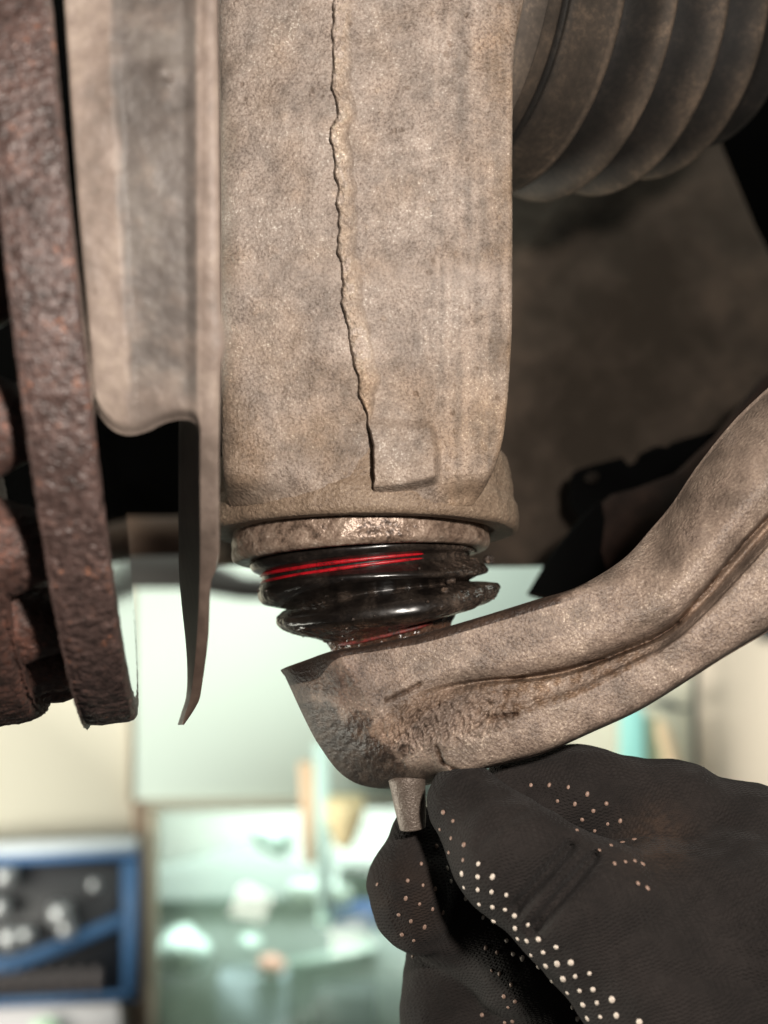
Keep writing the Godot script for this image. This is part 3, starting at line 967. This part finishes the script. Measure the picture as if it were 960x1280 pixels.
# ---------------------------------------------------------------- drive shaft boot
func shaft_boot() -> void:
	var o := thing("drive_shaft_boot", "ribbed black rubber drive shaft boot at upper right behind the knuckle", "rubber boot", P(760, -10, 430))
	var th := deg_to_rad(27.0)
	var ax := Vector3(cos(th), 0.02, -sin(th)).normalized()
	var c := P(612, -9, 398)
	# [along axis, radius]
	var prof := [[-60, 36.2], [-60, 52.94], [-34, 53.03], [-28, 53.03], [-26.5, 54.12], [-12, 54.66], [-10, 54.12], [-9, 52.85], [-7.5, 52.85], [-6.5, 54.12], [0.0, 54.66], [3.38, 55.02], [6.76, 55.57], [8.12, 54.66], [9.3, 51.13], [10.99, 47.51], [13.1, 46.16], [15.22, 47.24], [17.76, 50.68], [20.29, 54.66], [22.49, 56.11], [23.84, 55.75], [25.03, 52.94], [26.63, 47.97], [28.75, 44.34], [31.28, 43.8], [34.25, 46.16], [37.62, 50.14], [41.0, 52.67], [42.69, 52.67], [43.97, 50.86], [45.66, 46.16], [48.19, 41.63], [50.73, 40.36], [54.11, 41.99], [57.49, 44.89], [60.45, 46.34], [62.15, 45.79], [63.83, 42.99], [65.95, 38.91], [69.33, 34.84], [74.4, 33.48], [79.48, 34.39], [82.01, 32.58], [82.86, 9.05]]
	var p2 := refine(prof, 4)
	var x := ax.cross(Vector3(0, 0, 1)).normalized()
	var z := x.cross(ax).normalized()
	var v := PackedVector3Array()
	var col := PackedColorArray()
	var dust := noise(601, 0.05, 3)  # breaks up the painted crest light
	for k in p2.size():
		var p: Array = p2[k]
		for i in 260:
			var a := TAU * i / 260.0
			var q: Vector3 = ax * p[0] + (x * cos(a) + z * sin(a)) * p[1]
			v.append(c + q * 0.001)
			# light on the fold crests and shade in the valleys, painted as colour
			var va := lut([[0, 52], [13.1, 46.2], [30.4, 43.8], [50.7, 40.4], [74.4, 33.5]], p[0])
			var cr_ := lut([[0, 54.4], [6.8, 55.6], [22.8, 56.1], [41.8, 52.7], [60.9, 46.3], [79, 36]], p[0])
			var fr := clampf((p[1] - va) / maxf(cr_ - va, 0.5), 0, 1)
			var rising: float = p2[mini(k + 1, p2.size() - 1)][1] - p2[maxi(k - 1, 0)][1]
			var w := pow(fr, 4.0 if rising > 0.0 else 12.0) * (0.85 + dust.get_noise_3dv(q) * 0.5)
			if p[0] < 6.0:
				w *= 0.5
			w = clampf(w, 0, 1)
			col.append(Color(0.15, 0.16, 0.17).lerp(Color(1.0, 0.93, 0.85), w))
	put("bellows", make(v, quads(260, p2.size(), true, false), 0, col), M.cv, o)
	put("retaining_band", lathe(c, ax, [[-24, 52.4], [-23.6, 54.9], [-15, 55.4], [-14.4, 55.0], [-14, 53]], 220), M.cv, o)

# ---------------------------------------------------------------- behind: arch liner, web, sill
func underside() -> void:
	var edge := [[400, -60], [945, -60], [935, 20], [912, 95], [892, 150], [905, 190], [922, 230], [945, 285], [975, 340], [1080, 420], [1080, 640], [960, 700], [800, 706], [640, 709], [560, 709], [500, 709], [300, 707], [268, 707], [268, 640], [400, 640]]
	origin = P(760, 700, 600)
	# wheel arch liner: a gently dished dark sheet
	var o := thing("wheel_arch_liner", "dark brown dusty wheel arch liner filling the space behind the knuckle", "wheel arch liner", P(760, 700, 600))
	var dd := []
	for p in edge:
		dd.append([p[0], p[1], 600.0 + 0.08 * (p[0] - 640.0) - 0.03 * (p[1] - 300.0)])
	put("panel", slab(dd, 600, 4.0), M.liner, o)
	var b := thing("underbody_panel", "underbody panel painted black as deep shade far behind the disc and knuckle", "underbody panel", P(500, 640, 800))
	put("panel", slab([[-100, -100], [1150, -100], [1150, 560], [1000, 640], [700, 704], [300, 704], [272, 652], [100, 650], [-100, 640]], 820, 6.0), M.dark, b)  # deep wheel arch shade, built as a black sheet
	var s := thing("sill_strip", "tan strip of car sill glimpsed between brake disc and dust shield", "sill", P(190, 690, 760))
	put("strip", slab([[100, 646], [275, 646], [275, 694], [100, 697]], 790, 15.0), mat(rgb(118, 92, 76), 0.6), s)
	var r := thing("overhead_rail", "dark grey rail crossing the far wall just below the car", "rail", P(240, 735, 1500))
	put("rail", slab([[60, 694], [225, 692], [300, 724], [420, 730], [420, 753], [300, 749], [225, 736], [60, 736]], 1500, 60.0), mat(rgb(62, 58, 56), 0.7), r)
	# dark bracket behind the arm
	var w := thing("arm_bracket", "dark steel bracket standing up behind the control arm", "bracket", P(760, 730, 390))
	put("web", slab([[662, 745], [690, 698], [726, 655], [770, 618], [800, 610], [850, 592], [900, 545], [960, 470], [1010, 440], [1010, 640], [860, 760], [740, 770]], 480, 10.0), M.web, w)
	put("flange", slab([[662, 742], [690, 695], [726, 650], [752, 626], [756, 650], [752, 690], [760, 720], [740, 760]], 468, 6.0), M.dark, w)
	var g := thing("notched_black_strip", "black strip with a notched upper edge behind the control arm", "rubber strip", P(800, 600, 470))  # flat black notched strip in front of the liner
	put("strip", slab([[716, 600], [722, 588], [745, 580], [778, 572], [786, 582], [800, 578], [806, 566], [824, 557], [838, 560], [846, 552], [868, 545], [900, 536], [940, 510], [960, 560], [900, 620], [800, 640], [740, 660], [716, 630]], 545, 12.0), M.dark, g)
	put("rivet", clod(P(741, 597, 541), 2.8, 5, 16), mat(rgb(34, 30, 27), 1.0, 0.0, 0.1), g)

# ---------------------------------------------------------------- bolt and gloved hand
func bolt() -> void:
	var o := thing("joint_bolt", "dull grey pinch bolt pointing down out of the control arm", "bolt", P(514, 1010, 325))
	var ax := (P(518, 1042, 325) - P(510, 975, 325)).normalized()
	put("shank", lathe(P(508, 968, 325), ax, refine([[0, 1], [0, 4.1], [4, 3.95], [8, 3.6], [11.8, 3.1], [12.6, 2.8], [13, 1]], 3), 60), M.bolt, o)

var bones := []
var folds := []

func hand_sdf(p: Vector3) -> float:
	var groups := [9999.0, 9999.0, 9999.0, 9999.0]
	for b in bones:
		var a: Vector3 = b[0]
		var ab: Vector3 = b[1]
		var t := clampf((p - a).dot(ab) * b[2], 0.0, 1.0)
		var d: float = (p - a - ab * t).length() - lerpf(b[3], b[4], t)
		var g: int = b[5]
		var k := 4.5
		var h := maxf(k - absf(groups[g] - d), 0.0) / k
		groups[g] = minf(groups[g], d) - h * h * k * 0.25
	var out: float = groups[0]
	for g in range(1, 4):
		var k: float = [0.0, 6.5, 2.0, 2.0][g]
		var h := maxf(k - absf(out - groups[g]), 0.0) / k
		out = minf(out, groups[g]) - h * h * k * 0.25
	return out

func mmv(px: float, py: float, d: float) -> Vector3:
	return Vector3((px - 480.0) * d / F, -(py - 640.0) * d / F, -d)

func bone(a: Array, b: Array, g: int) -> void:
	var p := mmv(a[0], a[1], a[2])
	var q := mmv(b[0], b[1], b[2])
	bones.append([p, q - p, 1.0 / (q - p).length_squared(), a[3], b[3], g])

func chain(list: Array, g: int) -> void:
	for i in list.size() - 1:
		bone(list[i], list[i + 1], g)

func glove_detail(p: Vector3) -> float:
	# folds of cloth across the bent finger and slack wrinkles towards the wrist
	var px := 480.0 + p.x / -p.z * F
	var py := 640.0 - p.y / -p.z * F
	var e := 0.0
	for f in folds:
		var a: Vector2 = f[0]
		var b: Vector2 = f[1]
		var q := Vector2(px, py)
		var ab := b - a
		var t := clampf((q - a).dot(ab) / ab.length_squared(), 0, 1)
		var dd: float = (q - a - ab * t).length() / f[2]
		e += f[3] * exp(-dd * dd)
	return e

func hand() -> void:
	var o := thing("gloved_hand", "hand in a black knitted work glove with rubber grip dots holding the bolt", "person", P(700, 1150, 320))
	# index finger, bent, its side to the viewer
	chain([[583, 1006, 315, 9.2], [640, 1072, 307, 12.6], [735, 1140, 304, 15.0], [850, 1240, 304, 20.0], [985, 1340, 306, 27.0]], 0)
	# second finger and back of the hand behind it
	chain([[640, 990, 330, 8.0], [725, 990, 330, 10.0], [850, 1030, 328, 13.2], [935, 1085, 324, 18.0], [1040, 1190, 318, 30.0]], 1)
	chain([[800, 1128, 312, 13.0], [970, 1185, 308, 25.0]], 0)
	chain([[935, 1085, 324, 16.0], [850, 1240, 312, 17.0]], 1)
	# thumb tip under the bolt
	chain([[521, 1046, 337, 6.8], [513, 1108, 335, 9.2], [520, 1142, 336, 8.4]], 2)
	chain([[528, 1050, 341, 6.5], [585, 1120, 345, 11.0], [660, 1200, 342, 14.0]], 2)
	chain([[520, 1138, 337, 8.4], [590, 1175, 352, 10.0], [720, 1260, 348, 15.0]], 2)
	# folded lower finger
	chain([[562, 1205, 356, 11.0], [558, 1340, 356, 12.4]], 3)
	chain([[562, 1240, 358, 11.0], [760, 1330, 345, 20.0]], 3)
	folds = [
		[Vector2(645, 1134), Vector2(712, 1058), 7.0, 3.4], [Vector2(668, 1160), Vector2(742, 1072), 7.5, 4.0], [Vector2(658, 1146), Vector2(727, 1066), 8.0, -0.7],
		[Vector2(690, 1200), Vector2(740, 1165), 14.0, 0.5], [Vector2(905, 1128), Vector2(965, 1108), 9.0, 0.9], [Vector2(880, 1142), Vector2(965, 1140), 8.0, 0.8], [Vector2(890, 1160), Vector2(970, 1172), 9.0, 0.8],
		[Vector2(812, 1042), Vector2(822, 1058), 26.0, -0.9], [Vector2(500, 1100), Vector2(470, 1108), 12.0, -0.3], [Vector2(610, 965), Vector2(690, 995), 8.0, 0.6], [Vector2(765, 1185), Vector2(865, 1118), 11.0, 0.8], [Vector2(705, 950), Vector2(770, 990), 10.0, 0.5], [Vector2(850, 985), Vector2(915, 1035), 12.0, 0.6], [Vector2(815, 1215), Vector2(935, 1225), 13.0, 0.8], [Vector2(600, 1048), Vector2(650, 1015), 7.0, 0.5], [Vector2(880, 1190), Vector2(975, 1200), 9.0, 0.7], [Vector2(620, 1090), Vector2(660, 1050), 6.0, 0.4], [Vector2(478, 1085), Vector2(545, 1070), 8.0, 0.6],
	]
	var cell := 0.9
	var lo := Vector3(-15, -138, -378)
	var size := Vector3i(130, 96, 120)       # cells
	var hi_n := size
	var big := noise(702, 0.06, 3)
	# coarse pass
	var step := 5
	var near := {}
	for k in range(0, hi_n.z + step, step):
		for j in range(0, hi_n.y + step, step):
			for i in range(0, hi_n.x + step, step):
				var p := lo + Vector3(i, j, k) * cell
				if absf(hand_sdf(p + Vector3.ONE * cell * step * 0.5)) < cell * step * 0.87 + 2.5:
					near[Vector3i(i, j, k)] = true
	var nx := hi_n.x + step + 2
	var ny := hi_n.y + step + 2
	var val := {}
	for c in near:
		for k in step + 1:
			for j in step + 1:
				for i in step + 1:
					var key: int = ((c.z + k) * ny + c.y + j) * nx + c.x + i
					if not val.has(key):
						var p: Vector3 = lo + Vector3(c.x + i, c.y + j, c.z + k) * cell
						var d := hand_sdf(p)
						if absf(d) < 4.0:
							d += glove_detail(p) + big.get_noise_3dv(p) * 0.9
						val[key] = d
	var vid := {}
	var verts := PackedVector3Array()
	var off := PackedInt32Array()
	for b in 8:
		off.append(((b >> 2) * ny + ((b >> 1) & 1)) * nx + (b & 1))
	for c in near:
		for k in step:
			for j in step:
				for i in step:
					var base: int = ((c.z + k) * ny + c.y + j) * nx + c.x + i
					var s := PackedFloat32Array()
					var inside := 0
					for b in 8:
						var q: float = val.get(base + off[b], 9.0)
						s.append(q)
						if q < 0.0:
							inside += 1
					if inside == 0 or inside == 8:
						continue
					var sum := Vector3.ZERO
					var cnt := 0
					for e in [[0, 1], [2, 3], [4, 5], [6, 7], [0, 2], [1, 3], [4, 6], [5, 7], [0, 4], [1, 5], [2, 6], [3, 7]]:
						var s0 := s[e[0]]
						var s1 := s[e[1]]
						if (s0 < 0.0) != (s1 < 0.0):
							var t := s0 / (s0 - s1)
							var p0 := Vector3(e[0] & 1, (e[0] >> 1) & 1, e[0] >> 2)
							var p1 := Vector3(e[1] & 1, (e[1] >> 1) & 1, e[1] >> 2)
							sum += p0.lerp(p1, t)
							cnt += 1
					vid[base] = verts.size()
					verts.append(EYE + (lo + (Vector3(c.x + i, c.y + j, c.z + k) + sum / cnt) * cell) * 0.001)
	var idx := PackedInt32Array()
	var steps := [1, nx, nx * ny]
	for base in vid:
		for axis in 3:
			var s0: float = val.get(base, 9.0)
			var s1: float = val.get(base + steps[axis], 9.0)
			if (s0 < 0.0) == (s1 < 0.0):
				continue
			var u: int = steps[(axis + 1) % 3]
			var w: int = steps[(axis + 2) % 3]
			if vid.has(base - u) and vid.has(base - w) and vid.has(base - u - w):
				var q := [vid[base], vid[base - u], vid[base - u - w], vid[base - w]]
				if s0 < 0.0:
					idx.append_array([q[0], q[1], q[2], q[0], q[2], q[3]])
				else:
					idx.append_array([q[0], q[2], q[1], q[0], q[3], q[2]])
	var col := PackedColorArray()
	var dn := noise(703, 0.05, 4)
	var gn := noise(704, 0.6, 2)
	for p in verts:
		var q := (p - EYE) * 1000.0
		var c := Color(1, 1, 1) * (0.95 + 0.5 * dn.get_noise_3dv(q) + 0.25 * gn.get_noise_3dv(q))
		# dust on the thumb tip; a dusty highlight painted on the knuckle
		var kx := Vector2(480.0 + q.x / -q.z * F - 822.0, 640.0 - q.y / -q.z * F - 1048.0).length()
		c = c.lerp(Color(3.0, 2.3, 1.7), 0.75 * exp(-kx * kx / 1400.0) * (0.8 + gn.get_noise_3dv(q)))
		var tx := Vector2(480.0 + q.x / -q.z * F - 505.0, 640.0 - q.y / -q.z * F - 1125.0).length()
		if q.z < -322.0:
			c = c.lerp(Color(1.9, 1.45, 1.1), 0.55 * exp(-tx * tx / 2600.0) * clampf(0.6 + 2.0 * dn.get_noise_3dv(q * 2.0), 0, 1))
		c *= 0.34
		c.a = 1.0
		col.append(c)
	# the knit runs slanting across the hand
	var turn := Basis(Vector3(0, 0, 1), deg_to_rad(24.0))
	for i in verts.size():
		verts[i] = turn.inverse() * (verts[i] - origin) + origin
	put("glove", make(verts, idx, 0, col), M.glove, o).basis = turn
	# grip dots
	var dots := []
	for d in [[210, 213], [233, 233], [202, 253], [228, 273], [258, 288], [195, 291], [223, 306], [256, 323], [291, 332], [220, 342], [253, 355], [290, 362], [324, 362], [228, 372], [258, 387], [290, 392], [322, 397], [356, 404], [262, 412], [293, 426], [324, 432], [353, 438], [302, 456], [327, 464], [375, 452], [376, 481], [405, 472], [357, 509], [382, 505], [403, 510], [430, 506], [372, 540], [413, 543], [441, 536], [471, 524], [393, 550], [430, 570], [447, 568], [473, 563], [505, 560], [548, 585], [462, 603], [487, 598], [515, 592], [497, 630], [525, 625], [556, 622], [600, 645], [533, 657], [565, 653], [509, 662], [543, 689], [573, 685], [610, 682], [520, 690], [663, 697], [600, 712], [640, 720], [565, 722]]:
		dots.append([440 + d[0] * 0.5417, 900 + d[1] * 0.5417, 0.68 if d[1] > 480 else 0.58, d[1] < 330])
	for d in [[455, 150], [413, 150], [499, 155], [543, 171], [474, 187], [514, 194], [557, 210], [587, 193], [619, 233], [531, 230], [519, 254], [560, 256], [590, 240], [624, 282], [652, 275], [571, 300], [598, 289], [653, 325], [671, 332], [606, 331], [631, 327], [660, 377], [682, 388]]:
		dots.append([440 + d[0] * 0.5417, 900 + d[1] * 0.5417, 0.55, true])
	for d in [[320, 442], [257, 520], [328, 541], [385, 558], [115, 537], [248, 602], [312, 628], [372, 652], [215, 678], [272, 708], [335, 735], [420, 668], [230, 770], [285, 797], [618, 830], [670, 850], [645, 935], [680, 950], [735, 1000], [700, 1055], [752, 1078], [720, 1105], [600, 1140], [705, 1175], [740, 1170], [280, 868]]:
		dots.append([440 + d[0] * 0.2708, 960 + d[1] * 0.2708, 0.52, true])
	var ball := SphereMesh.new()
	ball.radius = 1.0
	ball.height = 2.0
	ball.radial_segments = 12
	ball.rings = 6
	var drg := RandomNumberGenerator.new()
	drg.seed = 12
	for d in dots:
		var dir := mmv(d[0], d[1], 1.0).normalized()
		var t := 270.0
		for k in 60:
			var s := hand_sdf(dir * t)
			s += (glove_detail(dir * t) + big.get_noise_3dv(dir * t) * 0.9) if absf(s) < 4.0 else 0.0
			t += s * 0.8
			if s < 0.02 or t > 420.0:
				break
		if t > 400.0:
			continue
		var p := dir * t
		var h := 0.4
		var nn := Vector3(hand_sdf(p + Vector3(h, 0, 0)) - hand_sdf(p - Vector3(h, 0, 0)), hand_sdf(p + Vector3(0, h, 0)) - hand_sdf(p - Vector3(0, h, 0)), hand_sdf(p + Vector3(0, 0, h)) - hand_sdf(p - Vector3(0, 0, h))).normalized()
		var m := put("grip_dot", ball, M.dot_dirty if d[3] else M.dot, o)
		var side := nn.cross(Vector3(0.2, 0.9, 0.3)).normalized()
		var r: float = d[2] * 0.001 * drg.randf_range(0.64, 1.0)
		m.transform = Transform3D(Basis(side * r, nn * r * drg.randf_range(0.5, 0.8), side.cross(nn) * r * drg.randf_range(1.0, 1.45)), EYE + p * 0.001 - o.position)

# ---------------------------------------------------------------- far workshop wall
func workshop() -> void:
	origin = P(480, 1000, 3100)
	var wall := put("workshop_wall", slab([[-700, 300], [1700, 300], [1700, 1900], [520, 1900], [520, 1008], [176, 1008], [176, 1900], [-700, 1900]], 3100, 120.0), mat(rgb(228, 222, 206), 0.9), self)
	wall.set_meta("kind", "structure")
	var m_blue := mat(rgb(50, 86, 126), 0.6)
	# pale panel of the wall above the window
	var pn := thing("wall_panel", "pale mint-white wall panel above the workshop window", "wall panel", P(400, 1000, 3085))
	put("board", slab([[166, 600], [700, 600], [700, 1000], [166, 1003]], 3085, 12.0), mat(rgb(220, 236, 229), 0.8), pn)
	put("joint_strip", slab([[160, 600], [166, 600], [166, 1004], [160, 1004]], 3080, 12.0), mat(rgb(205, 190, 170), 0.8), pn)
	var win := thing("workshop_window", "blurred workshop window with brown-grey frame below the pale panel", "window", P(340, 1100, 3080))
	put("frame", slab([[166, 1002], [182, 1002], [182, 1330], [166, 1330]], 3075, 60.0), mat(rgb(132, 112, 96), 0.7), win)
	put("frame", slab([[182, 1014], [194, 1014], [194, 1330], [182, 1330]], 3082, 50.0), mat(rgb(206, 196, 176), 0.7), win)
	put("frame", slab([[182, 1001], [530, 998], [530, 1010], [182, 1014]], 3076, 60.0), mat(rgb(150, 146, 132), 0.7), win)
	var glass := mat(Color(0.8, 0.95, 0.86, 0.12), 0.05)
	glass.transparency = BaseMaterial3D.TRANSPARENCY_ALPHA
	put("pane", slab([[194, 1012], [524, 1010], [524, 1330], [194, 1330]], 3095, 4.0), glass, win)
	var bk := thing("green_back_wall", "pale green wall of the room behind the window", "wall", P(350, 1200, 3900))
	put("wall", slab([[60, 850], [640, 850], [640, 1500], [60, 1500]], 3900, 40.0), mat(rgb(202, 208, 202), 0.9), bk)
	var car := thing("grey_car_body", "blurred grey car body behind the window glass", "car", P(350, 1200, 3700))
	put("body", slab([[60, 1110], [210, 1092], [300, 1064], [330, 1058], [380, 1080], [440, 1090], [600, 1100], [600, 1350], [60, 1350]], 3700, 150.0), mat(rgb(146, 158, 154), 0.6), car)
	put("bumper", slab([[190, 1126], [420, 1118], [420, 1128], [190, 1138]], 3690, 40.0), mat(rgb(96, 112, 108), 0.5), car)
	put("sill", slab([[340, 1205], [470, 1180], [470, 1192], [340, 1222]], 3690, 40.0), mat(rgb(190, 214, 204), 0.5), car)
	var w1 := mat(rgb(214, 240, 232), 0.7)
	for c in [[232, 1190, 34.0, "rounded pale cloth bundle left behind the window"], [342, 1045, 24.0, "small pale bundle high behind the window"], [312, 1178, 13.0, "small round pale tub in the middle of the window"]]:
		var t := thing("pale_bundle", c[3], "bundle", P(c[0], c[1], 3600))
		put("cloth", clod(P(c[0], c[1], 3600), c[2] * 2.0, int(c[0]), 28), w1, t)
	var rag := thing("pink_rag", "small pink rag at the lower middle of the window", "rag", P(340, 1205, 3560))
	put("cloth", clod(P(338, 1206, 3560), 34.0, 31, 28), mat(rgb(214, 158, 140), 0.8), rag)
	var gb := thing("grey_box", "grey-blue box at the bottom of the window", "box", P(310, 1260, 3560))
	put("box", box_px(270, 1226, 358, 1330, 3560, 120, 12.0), mat(rgb(140, 156, 164), 0.7), gb)
	var db := thing("dark_toolbox", "dark toolbox at the lower right of the window", "box", P(430, 1262, 3560))
	put("box", box_px(390, 1244, 470, 1330, 3560, 120, 20.0), mat(rgb(62, 70, 70), 0.7), db)
	var bt := thing("blue_tub", "blue tub with a black lid beside the gloved thumb", "tub", P(452, 1140, 3400))
	put("tub", box_px(410, 1126, 500, 1162, 3400, 90, 10.0), mat(rgb(62, 96, 168), 0.5), bt)
	put("lid", box_px(424, 1090, 505, 1122, 3400, 80, 14.0), mat(rgb(24, 30, 34), 0.5), bt)
	put("cap", box_px(360, 1108, 440, 1130, 3395, 60, 14.0), mat(rgb(206, 226, 218), 0.5), bt)
	# standing lamp tube, orange post and cream lamp shade in front of the wall
	var lamp := thing("pale_pipe", "pale mint pipe hanging upright before the window", "pipe", P(400, 1050, 2900))
	var em := mat(rgb(214, 246, 240), 0.4)
	put("tube", slab([[392, 930], [410, 930], [414, 1150], [398, 1152]], 2900, 26.0), em, lamp)
	put("end_cap", clod(P(405, 1150, 2900), 18.0, 3, 24), mat(rgb(190, 224, 214), 0.5), lamp)
	var post := thing("orange_post", "pale orange post left of the pale mint pipe", "post", P(384, 1010, 2920))
	put("post", slab([[373, 955], [393, 955], [396, 1080], [380, 1080]], 2920, 30.0), mat(rgb(238, 204, 172), 0.7), post)
	var shade := thing("cream_lampshade", "cream tapering bucket right of the pale mint pipe", "lampshade", P(430, 1030, 2920))
	put("body", lathe(P(430, 998, 2920), Vector3.DOWN, [[0, 4], [0, 44], [40, 40], [80, 26], [100, 16], [104, 4]], 40), mat(rgb(246, 226, 180), 0.7), shade)
	# wall stain left
	var tc := thing("tool_case", "open dark tool case with blue rim hanging at lower left", "tool case", P(75, 1160, 3000))
	put("tray", slab([[-60, 1076], [164, 1070], [166, 1250], [-60, 1262]], 3000, 40.0), mat(rgb(46, 46, 50), 0.6), tc)
	put("rim", slab([[152, 1078], [172, 1076], [172, 1246], [154, 1246]], 2985, 30.0), m_blue, tc)
	put("rim", slab([[-60, 1073], [172, 1066], [172, 1075], [-60, 1083]], 2985, 30.0), mat(rgb(70, 110, 160), 0.5), tc)
	put("rim", slab([[-60, 1250], [172, 1241], [172, 1251], [-60, 1262]], 2985, 30.0), m_blue, tc)
	put("lid_edge", slab([[-60, 1060], [168, 1052], [168, 1066], [-60, 1074]], 2990, 60.0), mat(rgb(206, 214, 222), 0.5), tc)
	put("divider", slab([[-60, 1206], [20, 1196], [90, 1170], [156, 1140], [156, 1156], [90, 1188], [20, 1214], [-60, 1226]], 2982, 30.0), m_blue, tc)
	var steel := mat(rgb(176, 178, 182), 0.35, 0.6)
	for s in [[8, 1096, 24.0], [2, 1134, 22.0], [14, 1172, 26.0], [34, 1168, 18.0], [76, 1142, 26.0], [84, 1160, 20.0], [118, 1106, 12.0]]:
		put("socket", lathe(P(s[0], s[1] - s[2] * 0.5, 2975), Vector3.DOWN, [[0, 2], [0, s[2] * 0.8], [4, s[2]], [s[2] * 1.6, s[2]], [s[2] * 1.6 + 3, s[2] * 0.8], [s[2] * 1.6 + 3, 2]], 20), steel, tc)
	var dk := mat(rgb(86, 80, 82), 0.5, 0.3)
	for k in 8:
		put("socket", lathe(P(-12 + k * 19.0, 1216 - k * 1.0, 2985), Vector3.DOWN, [[0, 2], [0, 9], [3, 11], [52, 11], [54, 9], [54, 2]], 16), dk, tc)
	var bench := thing("grey_bench", "pale grey bench top below the tool case", "bench", P(60, 1290, 2990))
	put("top", slab([[-80, 1266], [146, 1256], [150, 1350], [-80, 1350]], 2990, 60.0), mat(rgb(190, 186, 190), 0.7), bench)
	var cup := thing("green_cup", "pale green cup on the bench at the bottom left edge", "cup", P(58, 1276, 2960))
	put("cup", clod(P(58, 1284, 2960), 28.0, 8, 24), mat(rgb(204, 232, 206), 0.5), cup)
	# bits at the right, below the arm
	var rp := thing("cream_cabinet", "cream cabinet side right of the hanging cable", "cabinet", P(960, 1000, 3060))
	put("side", slab([[874, 600], [1300, 600], [1300, 1400], [876, 1400]], 3060, 30.0), mat(rgb(236, 220, 204), 0.8), rp)
	put("hinge", box_px(948, 776, 980, 800, 3050, 20, 6.0), mat(rgb(70, 76, 80), 0.6), rp)
	var cable := thing("hanging_cable", "dark cable hanging down the wall at the right", "cable", P(870, 1000, 3000))
	var path := PackedVector3Array()
	for k in 40:
		var u := k / 39.0
		path.append(P(866 + 8 * u + 2.0 * sin(u * 9.0), lerpf(700, 1150, u), 3000))
	put("cable", tube(path, 7.5, 10), mat(rgb(64, 66, 68), 0.6), cable)
	var noz := thing("black_nozzle", "small black air nozzle held on the wall below the arm", "air nozzle", P(832, 880, 2990))
	put("body", clod(P(836, 881, 2990), 13.0, 12, 24), mat(rgb(44, 50, 56), 0.5), noz)
	var np := PackedVector3Array([P(795, 880, 2990), P(815, 878, 2990), P(834, 880, 2990), P(850, 886, 2990), P(866, 884, 2990)])
	put("pipe", tube(np, 6.0, 10), mat(rgb(60, 66, 70), 0.5), noz)
	var strip := thing("mint_lamp_streak", "mint lamp glow, built as a plain bright bottle glimpsed between arm and glove", "streak", P(791, 920, 2980))  # lamp glow, rebuilt as plain bright boxes that give no light
	put("streak", box_px(778, 882, 806, 1000, 2980, 50, 20.0), mat(rgb(176, 244, 240), 0.4), strip)
	put("shoulder", box_px(806, 898, 826, 1000, 3000, 30, 8.0), mat(rgb(166, 176, 150), 0.6), strip)
	var hose := thing("peach_hose", "pale peach hose curving down beside the cable", "hose", P(848, 930, 2990))
	var hp := PackedVector3Array()
	for k in 20:
		var u := k / 19.0
		hp.append(P(822 + 40 * u - 14 * u * u, 896 + 110 * u, 3000))
	put("hose", tube(hp, 17.0, 12), mat(rgb(240, 212, 178), 0.6), hose)

func _ready() -> void:
	setup()
	materials()
	workshop()
	underside()
	shaft_boot()
	brake_disc()
	dust_shield()
	knuckle()
	ball_joint()
	control_arm()
	bolt()
	hand()
